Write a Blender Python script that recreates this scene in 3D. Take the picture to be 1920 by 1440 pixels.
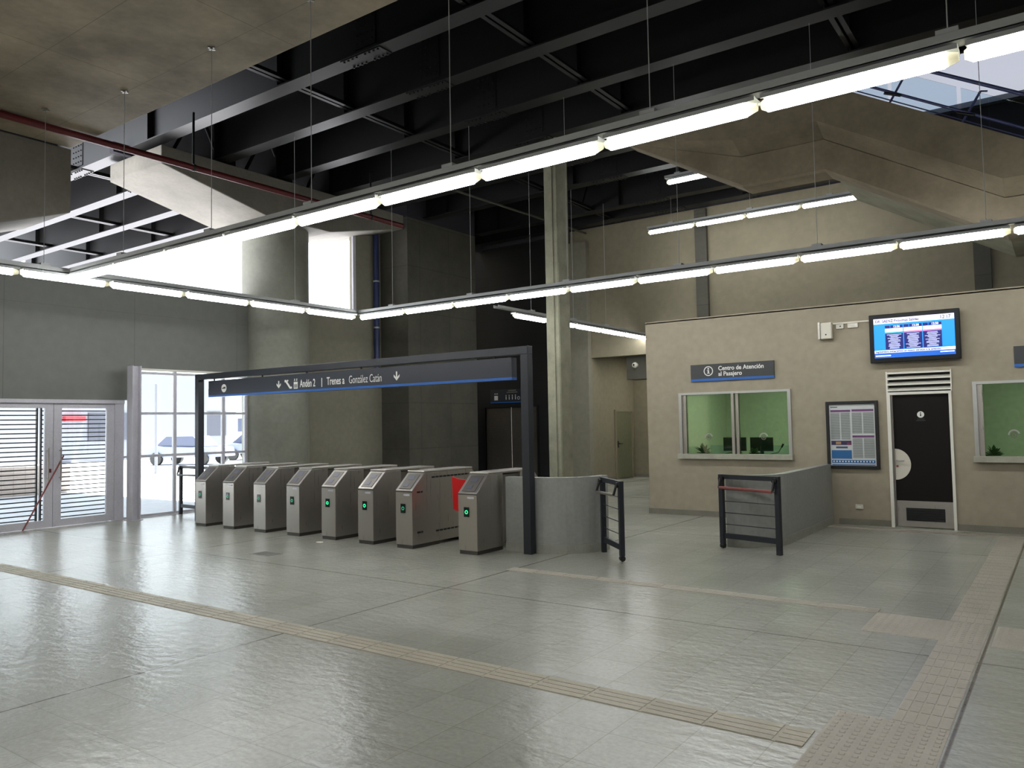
import bpy, bmesh, math, random
from mathutils import Vector, Matrix
random.seed(7)
PI = math.pi
scene = bpy.context.scene
for o in list(bpy.data.objects):
    bpy.data.objects.remove(o)
COL = scene.collection

# ------------------------------------------------------------------ camera
YAW, PITCH, ROLL, FPX, CAM_H = 0.62076477, 0.05000422, -0.01805045, 1467.8, 1.75
f = Vector((-math.sin(YAW) * math.cos(PITCH), math.cos(YAW) * math.cos(PITCH), math.sin(PITCH)))
r = f.cross(Vector((0, 0, 1))).normalized()
u = r.cross(f)
cr, sr = math.cos(ROLL), math.sin(ROLL)
R_, U_ = cr * r + sr * u, -sr * r + cr * u
cam_data = bpy.data.cameras.new('camera')
cam_data.sensor_width = 36
cam_data.sensor_fit = 'HORIZONTAL'
cam_data.lens = FPX / 1920 * 36
cam_data.clip_start = .05
cam_data.clip_end = 500
cam = bpy.data.objects.new('camera', cam_data)
COL.objects.link(cam)
cam.matrix_world = Matrix(((R_.x, U_.x, -f.x, 0), (R_.y, U_.y, -f.y, 0), (R_.z, U_.z, -f.z, CAM_H), (0, 0, 0, 1)))
scene.camera = cam

# ------------------------------------------------------------------ sky, sun, exposure
world = bpy.data.worlds.new('sky')
scene.world = world
world.use_nodes = True
bg = world.node_tree.nodes['Background']
bg.inputs[0].default_value = (.88, .93, 1, 1)
bg.inputs[1].default_value = 4.2
sun_d = bpy.data.lights.new('sun', 'SUN')
sun_d.energy = 60
sun_d.angle = .01
sun_d.color = (1, .96, .9)
sun = bpy.data.objects.new('sun', sun_d)
COL.objects.link(sun)
sun.rotation_euler = (-Vector((.04, .26, 1.0))).to_track_quat('-Z', 'Y').to_euler()
TUBE = 33.0
vs = scene.view_settings
scene.display_settings.display_device = 'sRGB'
vs.view_transform = 'Standard'
vs.look = 'None'
vs.exposure = 0
vs.gamma = 1
vs.use_curve_mapping = False
scene.cycles.max_bounces = 8
scene.cycles.diffuse_bounces = 5
scene.cycles.sample_clamp_indirect = 6
scene.cycles.use_denoising = True
scene.cycles.use_adaptive_sampling = False

# ------------------------------------------------------------------ materials
def srgb(c):
    return tuple((v / 12.92 if v <= .04045 else ((v + .055) / 1.055) ** 2.4) for v in [x / 255 for x in c])

class NT:
    def __init__(s, name):
        s.m = bpy.data.materials.new(name)
        s.m.use_nodes = True
        s.t = s.m.node_tree
        s.b = s.t.nodes['Principled BSDF']
        s.out = s.t.nodes['Material Output']
    def n(s, typ, **k):
        nd = s.t.nodes.new(typ)
        for a, v in k.items():
            if a.startswith('i_'):
                nd.inputs[a[2:].replace('_', ' ')].default_value = v
            else:
                setattr(nd, a, v)
        return nd
    def l(s, a, b):
        s.t.links.new(a, b)

def plain(name, c, rough=.5, metal=0, lin=False, spec=None):
    k = NT(name)
    c = c if lin else srgb(c)
    k.b.inputs['Base Color'].default_value = (*c, 1)
    k.b.inputs['Roughness'].default_value = rough
    k.b.inputs['Metallic'].default_value = metal
    if spec is not None:
        k.b.inputs['Specular IOR Level'].default_value = spec
    return k.m

def mottled(name, c, var=.2, scale=1.2, rough=.8, bump=.05, seams=None, metal=0, stretch=(1, 1, 1), tint=None, rvar=0, spec=.5):
    """surface with cloudy colour variation and fine grain in world metres; seams=(axis, axis, step) adds form joints"""
    k = NT(name)
    c = srgb(c)
    geo = k.n('ShaderNodeNewGeometry')
    mp = k.n('ShaderNodeMapping', i_Scale=stretch)
    k.l(geo.outputs['Position'], mp.inputs['Vector'])
    n1 = k.n('ShaderNodeTexNoise', i_Scale=scale, i_Detail=6.0, i_Roughness=.62)
    n2 = k.n('ShaderNodeTexNoise', i_Scale=scale * 14, i_Detail=3.0)
    k.l(mp.outputs[0], n1.inputs['Vector'])
    k.l(mp.outputs[0], n2.inputs['Vector'])
    ramp = k.n('ShaderNodeValToRGB')
    ramp.color_ramp.elements[0].position = .3
    ramp.color_ramp.elements[1].position = .72
    t = tint or (1, 1, 1)
    ramp.color_ramp.elements[0].color = (*[v * (1 - var) * q for v, q in zip(c, t)], 1)
    ramp.color_ramp.elements[1].color = (*[min(1, v * (1 + var)) for v in c], 1)
    k.l(n1.outputs['Fac'], ramp.inputs['Fac'])
    mix = k.n('ShaderNodeMix', data_type='RGBA', blend_type='MULTIPLY')
    mix.inputs[0].default_value = .25
    k.l(ramp.outputs[0], mix.inputs[6])
    k.l(n2.outputs['Fac'], mix.inputs[7])
    col = mix.outputs[2]
    if seams:
        sx = k.n('ShaderNodeSeparateXYZ')
        k.l(geo.outputs['Position'], sx.inputs[0])
        last = None
        for ax, step, off, w in seams:
            a = k.n('ShaderNodeMath', operation='ADD')
            a.inputs[1].default_value = off
            k.l(sx.outputs[ax], a.inputs[0])
            pp = k.n('ShaderNodeMath', operation='PINGPONG')
            pp.inputs[1].default_value = step / 2
            k.l(a.outputs[0], pp.inputs[0])
            lt = k.n('ShaderNodeMath', operation='LESS_THAN')
            lt.inputs[1].default_value = w
            k.l(pp.outputs[0], lt.inputs[0])
            if last is None:
                last = lt.outputs[0]
            else:
                mx = k.n('ShaderNodeMath', operation='MAXIMUM')
                k.l(last, mx.inputs[0])
                k.l(lt.outputs[0], mx.inputs[1])
                last = mx.outputs[0]
        m2 = k.n('ShaderNodeMix', data_type='RGBA')
        ml = k.n('ShaderNodeMath', operation='MULTIPLY')
        ml.inputs[1].default_value = .5
        k.l(last, ml.inputs[0])
        k.l(ml.outputs[0], m2.inputs[0])
        k.l(col, m2.inputs[6])
        m2.inputs[7].default_value = (*[v * .35 for v in c], 1)
        col = m2.outputs[2]
    k.l(col, k.b.inputs['Base Color'])
    k.b.inputs['Roughness'].default_value = rough
    k.b.inputs['Metallic'].default_value = metal
    k.b.inputs['Specular IOR Level'].default_value = spec
    if bump:
        bp = k.n('ShaderNodeBump', i_Strength=bump, i_Distance=.02)
        k.l(n2.outputs['Fac'], bp.inputs['Height'])
        k.l(bp.outputs[0], k.b.inputs['Normal'])
    return k.m

def emit(name, c, s):
    k = NT(name)
    k.b.inputs['Base Color'].default_value = (*srgb(c), 1)
    k.b.inputs['Emission Color'].default_value = (*srgb(c), 1)
    k.b.inputs['Emission Strength'].default_value = s
    return k.m

def glass(name, tint, refl=.9):
    k = NT(name)
    tr = k.n('ShaderNodeBsdfTransparent')
    tr.inputs[0].default_value = (*tint, 1)
    gl = k.n('ShaderNodeBsdfGlossy', i_Roughness=.02)
    gl.inputs[0].default_value = (refl, refl, refl, 1)
    fr = k.n('ShaderNodeFresnel', i_IOR=1.45)
    mx = k.n('ShaderNodeMixShader')
    k.l(fr.outputs[0], mx.inputs[0])
    k.l(tr.outputs[0], mx.inputs[1])
    k.l(gl.outputs[0], mx.inputs[2])
    k.l(mx.outputs[0], k.out.inputs[0])
    return k.m

def floor_material():
    k = NT('pale green grey floor tiles')
    geo = k.n('ShaderNodeNewGeometry')
    sx = k.n('ShaderNodeSeparateXYZ')
    k.l(geo.outputs['Position'], sx.inputs[0])
    def line(ax, step, off, w):
        a = k.n('ShaderNodeMath', operation='ADD'); a.inputs[1].default_value = off
        k.l(sx.outputs[ax], a.inputs[0])
        p = k.n('ShaderNodeMath', operation='PINGPONG'); p.inputs[1].default_value = step / 2
        k.l(a.outputs[0], p.inputs[0])
        m = k.n('ShaderNodeMapRange', i_From_Min=w * .4, i_From_Max=w, i_To_Min=1.0, i_To_Max=0.0)
        k.l(p.outputs[0], m.inputs['Value'])
        return m.outputs[0]
    def mx(a, b):
        m = k.n('ShaderNodeMath', operation='MAXIMUM'); k.l(a, m.inputs[0]); k.l(b, m.inputs[1]); return m.outputs[0]
    tile = mx(line(0, .4, .2, .004), line(1, .4, .05, .004))
    joint = mx(line(0, 4.93, .61, .013), line(1, 4.93, -6.47, .011))
    n1 = k.n('ShaderNodeTexNoise', i_Scale=.55, i_Detail=8.0, i_Roughness=.6)
    n2 = k.n('ShaderNodeTexNoise', i_Scale=34.0, i_Detail=4.0)
    for n in (n1, n2):
        k.l(geo.outputs['Position'], n.inputs['Vector'])
    # each tile a slightly different tone
    sn = k.n('ShaderNodeVectorMath', operation='SNAP'); sn.inputs[1].default_value = (.4, .4, 100)
    ad = k.n('ShaderNodeVectorMath', operation='ADD'); ad.inputs[1].default_value = (.2, .05, 50)
    k.l(geo.outputs['Position'], ad.inputs[0]); k.l(ad.outputs[0], sn.inputs[0])
    wn = k.n('ShaderNodeTexWhiteNoise', noise_dimensions='3D')
    k.l(sn.outputs[0], wn.inputs['Vector'])
    ramp = k.n('ShaderNodeValToRGB')
    ramp.color_ramp.elements[0].position = .25
    ramp.color_ramp.elements[1].position = .75
    a, b = srgb((156, 156, 146)), srgb((172, 172, 162))
    ramp.color_ramp.elements[0].color = (*a, 1)
    ramp.color_ramp.elements[1].color = (*b, 1)
    k.l(n1.outputs['Fac'], ramp.inputs[0])
    mr = k.n('ShaderNodeMapRange', i_To_Min=.94, i_To_Max=1.03)
    k.l(wn.outputs['Value'], mr.inputs['Value'])
    m1 = k.n('ShaderNodeMix', data_type='RGBA', blend_type='MULTIPLY'); m1.inputs[0].default_value = 1
    k.l(ramp.outputs[0], m1.inputs[6]); k.l(mr.outputs[0], m1.inputs[7])
    sp = k.n('ShaderNodeMapRange', i_From_Min=.3, i_From_Max=.7, i_To_Min=.9, i_To_Max=1.06)
    k.l(n2.outputs['Fac'], sp.inputs['Value'])
    m0 = k.n('ShaderNodeMix', data_type='RGBA', blend_type='MULTIPLY'); m0.inputs[0].default_value = 1
    k.l(m1.outputs[2], m0.inputs[6]); k.l(sp.outputs[0], m0.inputs[7])
    m2 = k.n('ShaderNodeMix', data_type='RGBA'); m2.inputs[7].default_value = (*srgb((120, 118, 108)), 1)
    tm = k.n('ShaderNodeMath', operation='MULTIPLY'); tm.inputs[1].default_value = .5
    k.l(tile, tm.inputs[0]); k.l(tm.outputs[0], m2.inputs[0]); k.l(m0.outputs[2], m2.inputs[6])
    m3 = k.n('ShaderNodeMix', data_type='RGBA'); m3.inputs[7].default_value = (*srgb((92, 84, 72)), 1)
    k.l(joint, m3.inputs[0]); k.l(m2.outputs[2], m3.inputs[6])
    k.l(m3.outputs[2], k.b.inputs['Base Color'])
    # polish wears in patches
    rr = k.n('ShaderNodeMapRange', i_From_Min=.2, i_From_Max=.8, i_To_Min=.21, i_To_Max=.262)
    n3 = k.n('ShaderNodeTexNoise', i_Scale=1.1, i_Detail=5.0)
    k.l(geo.outputs['Position'], n3.inputs['Vector'])
    k.l(n3.outputs['Fac'], rr.inputs['Value'])
    k.l(rr.outputs[0], k.b.inputs['Roughness'])
    n4 = k.n('ShaderNodeTexNoise', i_Scale=8.0, i_Detail=3.0)
    mpf = k.n('ShaderNodeMapping', i_Scale=(1.0, 1.6, 1.0))
    k.l(geo.outputs['Position'], mpf.inputs['Vector'])
    k.l(mpf.outputs[0], n4.inputs['Vector'])
    bp = k.n('ShaderNodeBump', i_Strength=.3, i_Distance=.02)
    bp2 = k.n('ShaderNodeBump', i_Strength=.3, i_Distance=.004)
    k.l(n4.outputs['Fac'], bp.inputs['Height'])
    k.l(n2.outputs['Fac'], bp2.inputs['Height'])
    k.l(bp2.outputs[0], bp.inputs['Normal'])
    k.l(bp.outputs[0], k.b.inputs['Normal'])
    k.b.inputs['Specular IOR Level'].default_value = .45
    return k.m

def brushed(name, c, rough=.36, metal=.9, ax=2):
    k = NT(name)
    geo = k.n('ShaderNodeTexCoord')
    mp = k.n('ShaderNodeMapping')
    sc = [60, 60, 60]; sc[ax] = 1.5
    mp.inputs['Scale'].default_value = sc
    k.l(geo.outputs['Object'], mp.inputs['Vector'])
    n = k.n('ShaderNodeTexNoise', i_Scale=1.5, i_Detail=4.0)
    k.l(mp.outputs[0], n.inputs['Vector'])
    mr = k.n('ShaderNodeMapRange', i_From_Min=.3, i_From_Max=.7, i_To_Min=rough - .07, i_To_Max=rough + .1)
    k.l(n.outputs['Fac'], mr.inputs['Value'])
    k.l(mr.outputs[0], k.b.inputs['Roughness'])
    k.b.inputs['Base Color'].default_value = (*srgb(c), 1)
    k.b.inputs['Metallic'].default_value = metal
    bp = k.n('ShaderNodeBump', i_Strength=.06, i_Distance=.01)
    k.l(n.outputs['Fac'], bp.inputs['Height']); k.l(bp.outputs[0], k.b.inputs['Normal'])
    return k.m

M = {}
M['floor'] = floor_material()
M['concrete'] = mottled('board marked concrete', (146, 134, 114), .46, .8, .8, .08, seams=[(0, 2.44, .3, .008), (1, 1.22, .5, .006)])
M['concrete_cap'] = mottled('cast concrete', (128, 124, 114), .2, 1.1, .8, .08)
M['pier'] = mottled('pier concrete', (142, 142, 130), .2, .8, .75, .06)
M['shaft'] = mottled('dark panel concrete', (84, 82, 72), .22, .9, .8, .08, seams=[(2, 1.22, .1, .01), (1, 1.22, .2, .01)])
M['stair'] = mottled('brown stained concrete', (138, 127, 107), .3, 1.1, .85, .1, tint=(1.0, .97, .92))
M['pillar'] = mottled('pillar concrete', (146, 144, 124), .22, 3.0, .8, .1)
M['beige'] = mottled('beige render', (164, 154, 134), .07, .6, .85, .1)
M['beige2'] = mottled('beige plaster', (142, 134, 112), .08, .5, .9, .05)
M['panelgrey'] = mottled('grey cladding sheet', (114, 116, 110), .05, .4, .5, .02, seams=[(1, 2.36, -8.3, .006), (2, 1.74, -.6, .003)])
M['wallgrey'] = mottled('grey beige wall', (140, 136, 120), .08, .6, .8, .05)
M['lowwall'] = mottled('grey low wall paint', (158, 159, 154), .06, 1.5, .55, .04)
M['plinth'] = mottled('cement plinth', (128, 124, 110), .14, 3, .85, .08)
M['deck'] = plain('dark roof sheeting', (62, 60, 66), .9, spec=.1)
M['girder'] = mottled('dark grey painted girder steel', (34, 34, 34), .12, 2.5, .45, .02, metal=.3)
M['steel'] = mottled('blue black gate paint', (34, 38, 46), .1, 4, .42, .02)
M['black'] = plain('black', (14, 14, 15), .45)
M['blackpanel'] = mottled('black tile cladding', (26, 26, 28), .15, 2, .5, .02, seams=[(2, .28, .03, .012)])
M['door_dark'] = plain('dark brown black laminate', (20, 16, 14), .6, spec=.2)
M['inox'] = brushed('brushed stainless steel', (172, 167, 160), .34, .82)
M['inox_dark'] = brushed('scuffed stainless steel', (126, 121, 115), .42, .75)
M['plinth_steel'] = brushed('dull steel plinth', (95, 92, 88), .5)
M['alu'] = brushed('aluminium frame', (178, 178, 174), .35, .8)
M['alu_white'] = mottled('pale anodised frame', (206, 204, 212), .06, 3, .45, .02)
M['sill'] = mottled('worn cream sill', (168, 166, 150), .15, 6, .5, .05)
M['lowplinth'] = mottled('pale cement skirting', (158, 158, 148), .1, 3, .8, .05)
M['white'] = plain('white paint', (225, 222, 210), .5)
M['offwhite'] = plain('off white plastic', (205, 200, 185), .45)
M['channel'] = brushed('galvanised channel', (165, 167, 167), .5, .15, 0)
M['clear_cap'] = plain('milky end cap', (196, 192, 172), .4)
M['clear_cap'].node_tree.nodes['Principled BSDF'].inputs['Transmission Weight'].default_value = .25
M['tube'] = emit('fluorescent tube', (250, 252, 252), TUBE)
M['red'] = plain('signal red', (200, 22, 26), .35)
M['pipe_red'] = plain('red fire pipe', (92, 18, 24), .45)
M['bar_red'] = plain('worn red push bar', (136, 70, 66), .45)
M['sign'] = plain('charcoal sign face', (38, 42, 52), .4)
M['sign2'] = plain('charcoal sign plate', (48, 50, 50), .4)
M['blue'] = plain('blue sign stripe', (28, 92, 170), .4)
M['letter'] = plain('white lettering', (228, 228, 222), .5)
M['green_led'] = emit('green arrow light', (40, 255, 150), 1.6)
M['green_dim'] = emit('dim green arrow light', (40, 190, 130), .35)
M['lens_panel'] = plain('dark display window', (12, 22, 24), .2)
M['keypad'] = plain('slate blue reader face', (104, 106, 120), .35)
M['glass'] = glass('clear glazing', (.93, .96, .95))
M['glass_green'] = glass('green tinted security glass', (.70, .85, .70), .8)
M['glass_blue'] = glass('balustrade glass', (.86, .93, .97))
M['brick'] = mottled('tan brick', (206, 192, 184), .12, 6, .9, .1, seams=[(2, .1, 0, .008), (1, .3, 0, .008)])
M['asphalt'] = mottled('pale paving', (190, 192, 200), .1, 1, .9, .05)
M['outgrey'] = plain('grey building render', (110, 112, 120), .8)
M['outdark'] = plain('dark opening', (60, 62, 72), .8)
M['interior'] = mottled('office wall paint', (196, 200, 182), .04, 1, .8, .02)
M['plant'] = plain('leaf green', (46, 92, 40), .5)
M['rubber'] = plain('black rubber', (16, 16, 16), .6)
M['red_out'] = plain('red shop panel', (150, 30, 40), .5)
M['car_white'] = plain('white bodywork', (220, 220, 222), .3)
M['car_grey'] = plain('blue grey bodywork', (110, 118, 140), .3)
M['car_glass'] = plain('dark car window', (60, 66, 88), .2)
M['lamp_panel'] = emit('ceiling panel light', (255, 255, 245), 38.0)
def tactile(name, c, ax):
    return mottled(name, c, .1, 2.2, .5, .08)
M['tac'] = tactile('pinkish cream tactile tile', (186, 179, 160), 0)
M['tac2'] = tactile('worn pinkish tactile tile', (178, 170, 156), 0)

# ------------------------------------------------------------------ mesh builder
class MB:
    def __init__(s):
        s.v, s.f, s.sm = [], [], []
    def add(s, vs_, fs, smooth=False):
        b = len(s.v)
        s.v += [tuple(v) for v in vs_]
        for q in fs:
            s.f.append([b + i for i in q]); s.sm.append(smooth)
        return s
    def box(s, x0, x1, y0, y1, z0, z1):
        x0, x1 = min(x0, x1), max(x0, x1); y0, y1 = min(y0, y1), max(y0, y1); z0, z1 = min(z0, z1), max(z0, z1)
        return s.add([(x0, y0, z0), (x1, y0, z0), (x1, y1, z0), (x0, y1, z0), (x0, y0, z1), (x1, y0, z1), (x1, y1, z1), (x0, y1, z1)],
                     [(0, 3, 2, 1), (4, 5, 6, 7), (0, 1, 5, 4), (1, 2, 6, 5), (2, 3, 7, 6), (3, 0, 4, 7)])
    def prism(s, poly, ax, a, b):
        """poly: 2D points in the two other axes (in xyz order), extruded along ax from a to b"""
        def p(q, t):
            q = list(q); q.insert(ax, t); return tuple(q)
        n = len(poly)
        vs_ = [p(q, a) for q in poly] + [p(q, b) for q in poly]
        fs = [tuple(range(n)), tuple(range(2 * n - 1, n - 1, -1))] + [(i, i + n, (i + 1) % n + n, (i + 1) % n) for i in range(n)]
        return s.add(vs_, fs)
    def tube(s, p, q, r_, n=12, r2=None, cap=True):
        p, q = Vector(p), Vector(q)
        d = (q - p).normalized()
        a = d.orthogonal().normalized(); b = d.cross(a)
        r2 = r_ if r2 is None else r2
        vs_ = [p + r_ * (math.cos(t) * a + math.sin(t) * b) for t in [2 * PI * i / n for i in range(n)]] + \
              [q + r2 * (math.cos(t) * a + math.sin(t) * b) for t in [2 * PI * i / n for i in range(n)]]
        s.add(vs_, [(i, (i + 1) % n, (i + 1) % n + n, i + n) for i in range(n)], True)
        if cap:
            s.add(vs_[:n], [tuple(range(n - 1, -1, -1))]); s.add(vs_[n:], [tuple(range(n))])
        return s
    def ring(s, c, ro, ri, ax, t, n=28, a0=0, a1=2 * PI):
        """flat annulus (or arc) of thickness t, normal along ax"""
        pts = []
        full = abs(a1 - a0 - 2 * PI) < 1e-6
        m = n if full else n + 1
        for k in range(m):
            a = a0 + (a1 - a0) * k / n
            for rr, tt in ((ro, 0), (ri, 0), (ri, t), (ro, t)):
                q = [rr * math.cos(a), rr * math.sin(a)]; q.insert(ax, tt)
                pts.append(tuple(c[i] + q[i] for i in range(3)))
        fs = []
        for k in range(n):
            a, b = 4 * k, 4 * ((k + 1) % m)
            for j in range(4):
                fs.append((a + j, b + j, b + (j + 1) % 4, a + (j + 1) % 4))
        if not full:
            fs += [(0, 1, 2, 3), (4 * n + 3, 4 * n + 2, 4 * n + 1, 4 * n)]
        return s.add(pts, fs)
    def disc(s, c, r_, ax, t, n=28):
        q = [0, 0, 0]; q[ax] = t
        return s.tube(c, [c[i] + q[i] for i in range(3)], r_, n)
    def build(s, name, mat, parent=None, loc=(0, 0, 0), bevel=0):
        me = bpy.data.meshes.new(name)
        me.from_pydata(s.v, [], s.f)
        for i, p in enumerate(me.polygons):
            p.use_smooth = s.sm[i]
        bm = bmesh.new(); bm.from_mesh(me)
        bmesh.ops.recalc_face_normals(bm, faces=bm.faces)
        bm.to_mesh(me); bm.free()
        me.materials.append(mat)
        o = bpy.data.objects.new(name, me)
        COL.objects.link(o)
        o.location = loc
        if parent:
            o.parent = parent
        if bevel:
            b = o.modifiers.new('bevel', 'BEVEL'); b.width = bevel; b.segments = 2; b.limit_method = 'ANGLE'
        return o

def box(*a):
    return MB().box(*a)

def tag(o, label, cat, group=None):
    o['label'] = label; o['category'] = cat
    if group:
        o['group'] = group
    return o

def thing(name, label, cat, loc=(0, 0, 0), rz=0, group=None):
    o = bpy.data.objects.new(name, None)
    o.empty_display_size = .1
    COL.objects.link(o)
    o.location = loc; o.rotation_euler = (0, 0, rz)
    return tag(o, label, cat, group)

def struct(o):
    o['kind'] = 'structure'
    return o

def kids(o):
    return [c for c in bpy.data.objects if c.parent == o]

def dup(root, loc=None, rz=None, label=None):
    def cp(o, par):
        c = o.copy(); COL.objects.link(c)
        if par:
            c.parent = par
        for ch in kids(o):
            cp(ch, c)
        return c
    c = cp(root, None)
    if loc is not None:
        c.location = loc
    if rz is not None:
        c.rotation_euler = (0, 0, rz)
    if label:
        c['label'] = label
    return c

def text(s, size, mat, name, parent, loc, align='LEFT', bold=0, sx=1.0, rot=(PI / 2, 0, 0)):
    cu = bpy.data.curves.new(name, 'FONT')
    cu.body = s; cu.size = size; cu.align_x = align; cu.extrude = .001; cu.offset = bold
    cu.resolution_u = 3
    t = bpy.data.objects.new(name, cu)
    COL.objects.link(t)
    dg = bpy.context.evaluated_depsgraph_get()
    me = bpy.data.meshes.new_from_object(t.evaluated_get(dg))
    COL.objects.unlink(t); bpy.data.objects.remove(t); bpy.data.curves.remove(cu)
    me.materials.clear(); me.materials.append(mat)
    o = bpy.data.objects.new(name, me)
    COL.objects.link(o)
    o.location = loc; o.rotation_euler = rot; o.scale = (sx, 1, 1)
    if parent:
        o.parent = parent
    return o

ORD = ['first', 'second', 'third', 'fourth', 'fifth', 'sixth', 'seventh', 'eighth', 'ninth', 'tenth', 'eleventh', 'twelfth', 'thirteenth', 'fourteenth']

# ================================================================== SHELL
XL, DECK = -15.2, 9.2
struct(box(-15.35, 5.2, -7.2, 23, -.3, 0).build('floor', M['floor']))
# roof deck with ribs, and the skylight opening over the stair
SK = (-3.9, 5.2, 15.5, 18.45)
dk = MB()
dk.box(-31, 5.2, 6.3, 13.3, DECK, DECK + .12)
dk.box(-15.4, 5.2, 13.3, SK[2], DECK, DECK + .12)
dk.box(-15.4, SK[0], SK[2], SK[3], DECK, DECK + .12)
dk.box(-15.4, 5.2, SK[3], 23, DECK, DECK + .12)
for i in range(34):
    y = 6.5 + i * .2
    dk.box(-31, 5.2, y, y + .07, DECK - .05, DECK)
struct(dk.build('ceiling', M['deck']))
# concrete slab over the near part of the hall
struct(box(-13.38, 5.2, -7.2, 6.2, 6.45, DECK).build('ceiling', M['concrete'], bevel=.03))
struct(box(-13.38, 5.2, 6.2, 6.3, 6.75, DECK).build('trim_1', M['girder']))
# left wall : grey cladding over doors and glazing
wl = MB()
wl.box(XL - .15, XL, -7.2, 8.26, 2.34, 4.73)
wl.box(XL - .15, XL, 8.26, 10.98, 2.99, 4.73)
wl.box(XL - .15, XL, -7.2, 4.3, 0, 2.34)
struct(wl.build('wall_left', M['panelgrey']))
struct(box(XL - .15, XL, -7.2, 1.5, 4.73, 6.45).build('wall_left_upper', M['panelgrey']))
struct(box(-15.4, 5.2, -7.4, -7.2, 0, 9.2).build('wall_behind', M['beige2']))
struct(box(5.2, 5.4, -7.4, 23, 0, 9.2).build('wall_right', M['beige2']))
# wall beyond the round pier, with the clerestory opening
wb = MB()
wb.box(XL - .2, XL, 12.2, 15.2, 0, 4.73)
wb.box(XL - .2, XL, 14.24, 15.2, 4.73, 7.3)
struct(wb.build('wall_left_rear', M['wallgrey']))
struct(box(-15.22, -15.17, 14.15, 14.25, 4.7, 7.0).build('trim_2', M['alu_white']))
# high closure above the pier cap, with narrow daylight slits between its panels
wu = MB()
for a, b in ((9.9, 10.7), (11.5, 12.3), (13.2, 13.9)):
    wu.box(-15.45, -15.3, a, b, 7.3, DECK)
wu.box(-15.45, -15.3, 15.1, 20, 7.3, DECK)
wu.box(-15.45, -15.3, 7.9, 15.1, 8.75, DECK)
wu.box(-15.45, -15.3, 7.9, 15.1, 7.3, 7.5)
struct(wu.build('wall_left_high', M['deck']))
# lift shaft block and the dark lift front
struct(box(-15.3, -14.2, 15.18, 18.1, 0, 7.3).build('wall_lift_shaft', M['shaft']))
struct(box(-15.3, -14.2, 15.18, 18.1, 7.3, DECK).build('wall_lift_shaft_top', M['deck']))
lf = MB()
lf.box(-17, -15.3, 19.9, 20.1, 0, 7.35); lf.box(-13.3, -11.95, 19.9, 20.1, 0, 7.35); lf.box(-15.3, -13.3, 19.9, 20.1, 2.25, 7.35)
struct(lf.build('wall_lift_front', M['blackpanel']))
struct(box(-17.2, -17, 17.9, 20.1, 0, DECK).build('wall_lobby_side', M['shaft']))
struct(box(-17, -15.3, 17.9, 18.1, 0, DECK).build('wall_lobby_front', M['shaft']))
# back wall above / behind the booth
wk = MB()
wk.box(-11.95, -11.3, 19.8, 20.1, 0, 7.4)
wk.box(-11.3, -6, 19.8, 20.1, 3.6, 7.4)
wk.box(-6, 5.2, 19.8, 20.1, 0, 7.4)
struct(wk.build('wall_back', M['beige2']))
struct(box(-17, 5.2, 19.85, 20.1, 7.35, DECK).build('wall_back_top', M['deck']))
struct(box(-8.0, -7.68, 19.68, 19.8, 0, 7.35).build('trim_3', M['shaft']))
struct(box(-11.95, -11.3, 19.6, 19.8, 0, 7.0).build('trim_23', M['wallgrey']))
struct(box(-1.62, -1.3, 19.68, 19.8, 0, 7.35).build('trim_4', M['shaft']))
# side corridor
struct(box(-11.45, -11.3, 20.1, 22.6, 0, 3.9).build('wall_corridor_left', M['beige2']))
struct(box(-11.45, -5, 22.4, 22.6, 0, 3.9).build('wall_corridor_back', M['beige2']))
struct(box(-5.2, -5, 20.1, 22.4, 0, 3.9).build('wall_corridor_right', M['beige2']))
struct(box(-11.45, -5, 20.1, 22.6, 3.75, 3.9).build('ceiling', M['shaft']))
struct(box(-10.3, -5.2, 20.05, 20.6, 2.93, 3.6).build('trim_5', M['shaft']))
struct(box(-11.3, -5.2, 22.37, 22.4, 0, .1).build('baseboard_corridor', M['plinth']))
struct(box(-11.31, -11.28, 20.1, 21.05, 0, .1).build('baseboard_corridor_left', M['plinth']))

# round pier with its hammerhead cap
PX, PY = -15.2, 11.72
pr = MB().tube((PX, PY, -.02), (PX, PY, 6.4), .76, 48, cap=False)
struct(pr.build('trim_6', M['pier']))
cap = MB()
prof = [(8.27, 7.3), (8.27, 6.93), (10.8, 6.38), (12.55, 6.38), (15.05, 6.93), (15.05, 7.3)]
cap.prism(prof, 0, -16.15, -14.2)
struct(cap.build('trim_7', M['concrete_cap'], bevel=.02))
cap2 = MB()
cap2.prism([(-3, 6.45), (-3, 4.3), (3.2, 4.3), (6.22, 5.38), (6.22, 6.45)], 0, -15.15, -13.4)
struct(cap2.build('trim_8', M['concrete_cap'], bevel=.02))
struct(box(-15.15, -13.4, -3, 6.0, 6.45, DECK).build('trim_9', M['deck']))

# ---------------------------------------------------------------- tactile strips let into the floor
def ridged(name, x0, x1, y0, y1, along, mat, n):
    """tactile tile strip: thin bed with raised bars along the strip"""
    m = MB().box(x0, x1, y0, y1, -.02, .002)
    if along == 'x':
        w = (y1 - y0) / n
        x = x0
        while x < x1 - .05:
            xe = min(x + .385, x1)
            for k in range(n):
                m.box(x + .008, xe, y0 + w * k + w * .07, y0 + w * k + w * .93, 0, .005)
            x += .4
    else:
        w = (x1 - x0) / n
        y = y0
        while y < y1 - .05:
            ye = min(y + .19, y1)
            for k in range(n):
                m.box(x0 + w * k + w * .09, x0 + w * k + w * .91, y + .006, ye, 0, .004)
            y += .2
    return struct(m.build(name, mat))
ridged('trim_10', -15.0, -1.25, 4.34, 4.6, 'x', M['tac'], 4)
ridged('trim_11', -.93, -.63, 5.0, 6.95, 'y', M['tac2'], 5)
ridged('trim_12', -.93, -.63, 7.65, 13.3, 'y', M['tac2'], 5)
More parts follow.
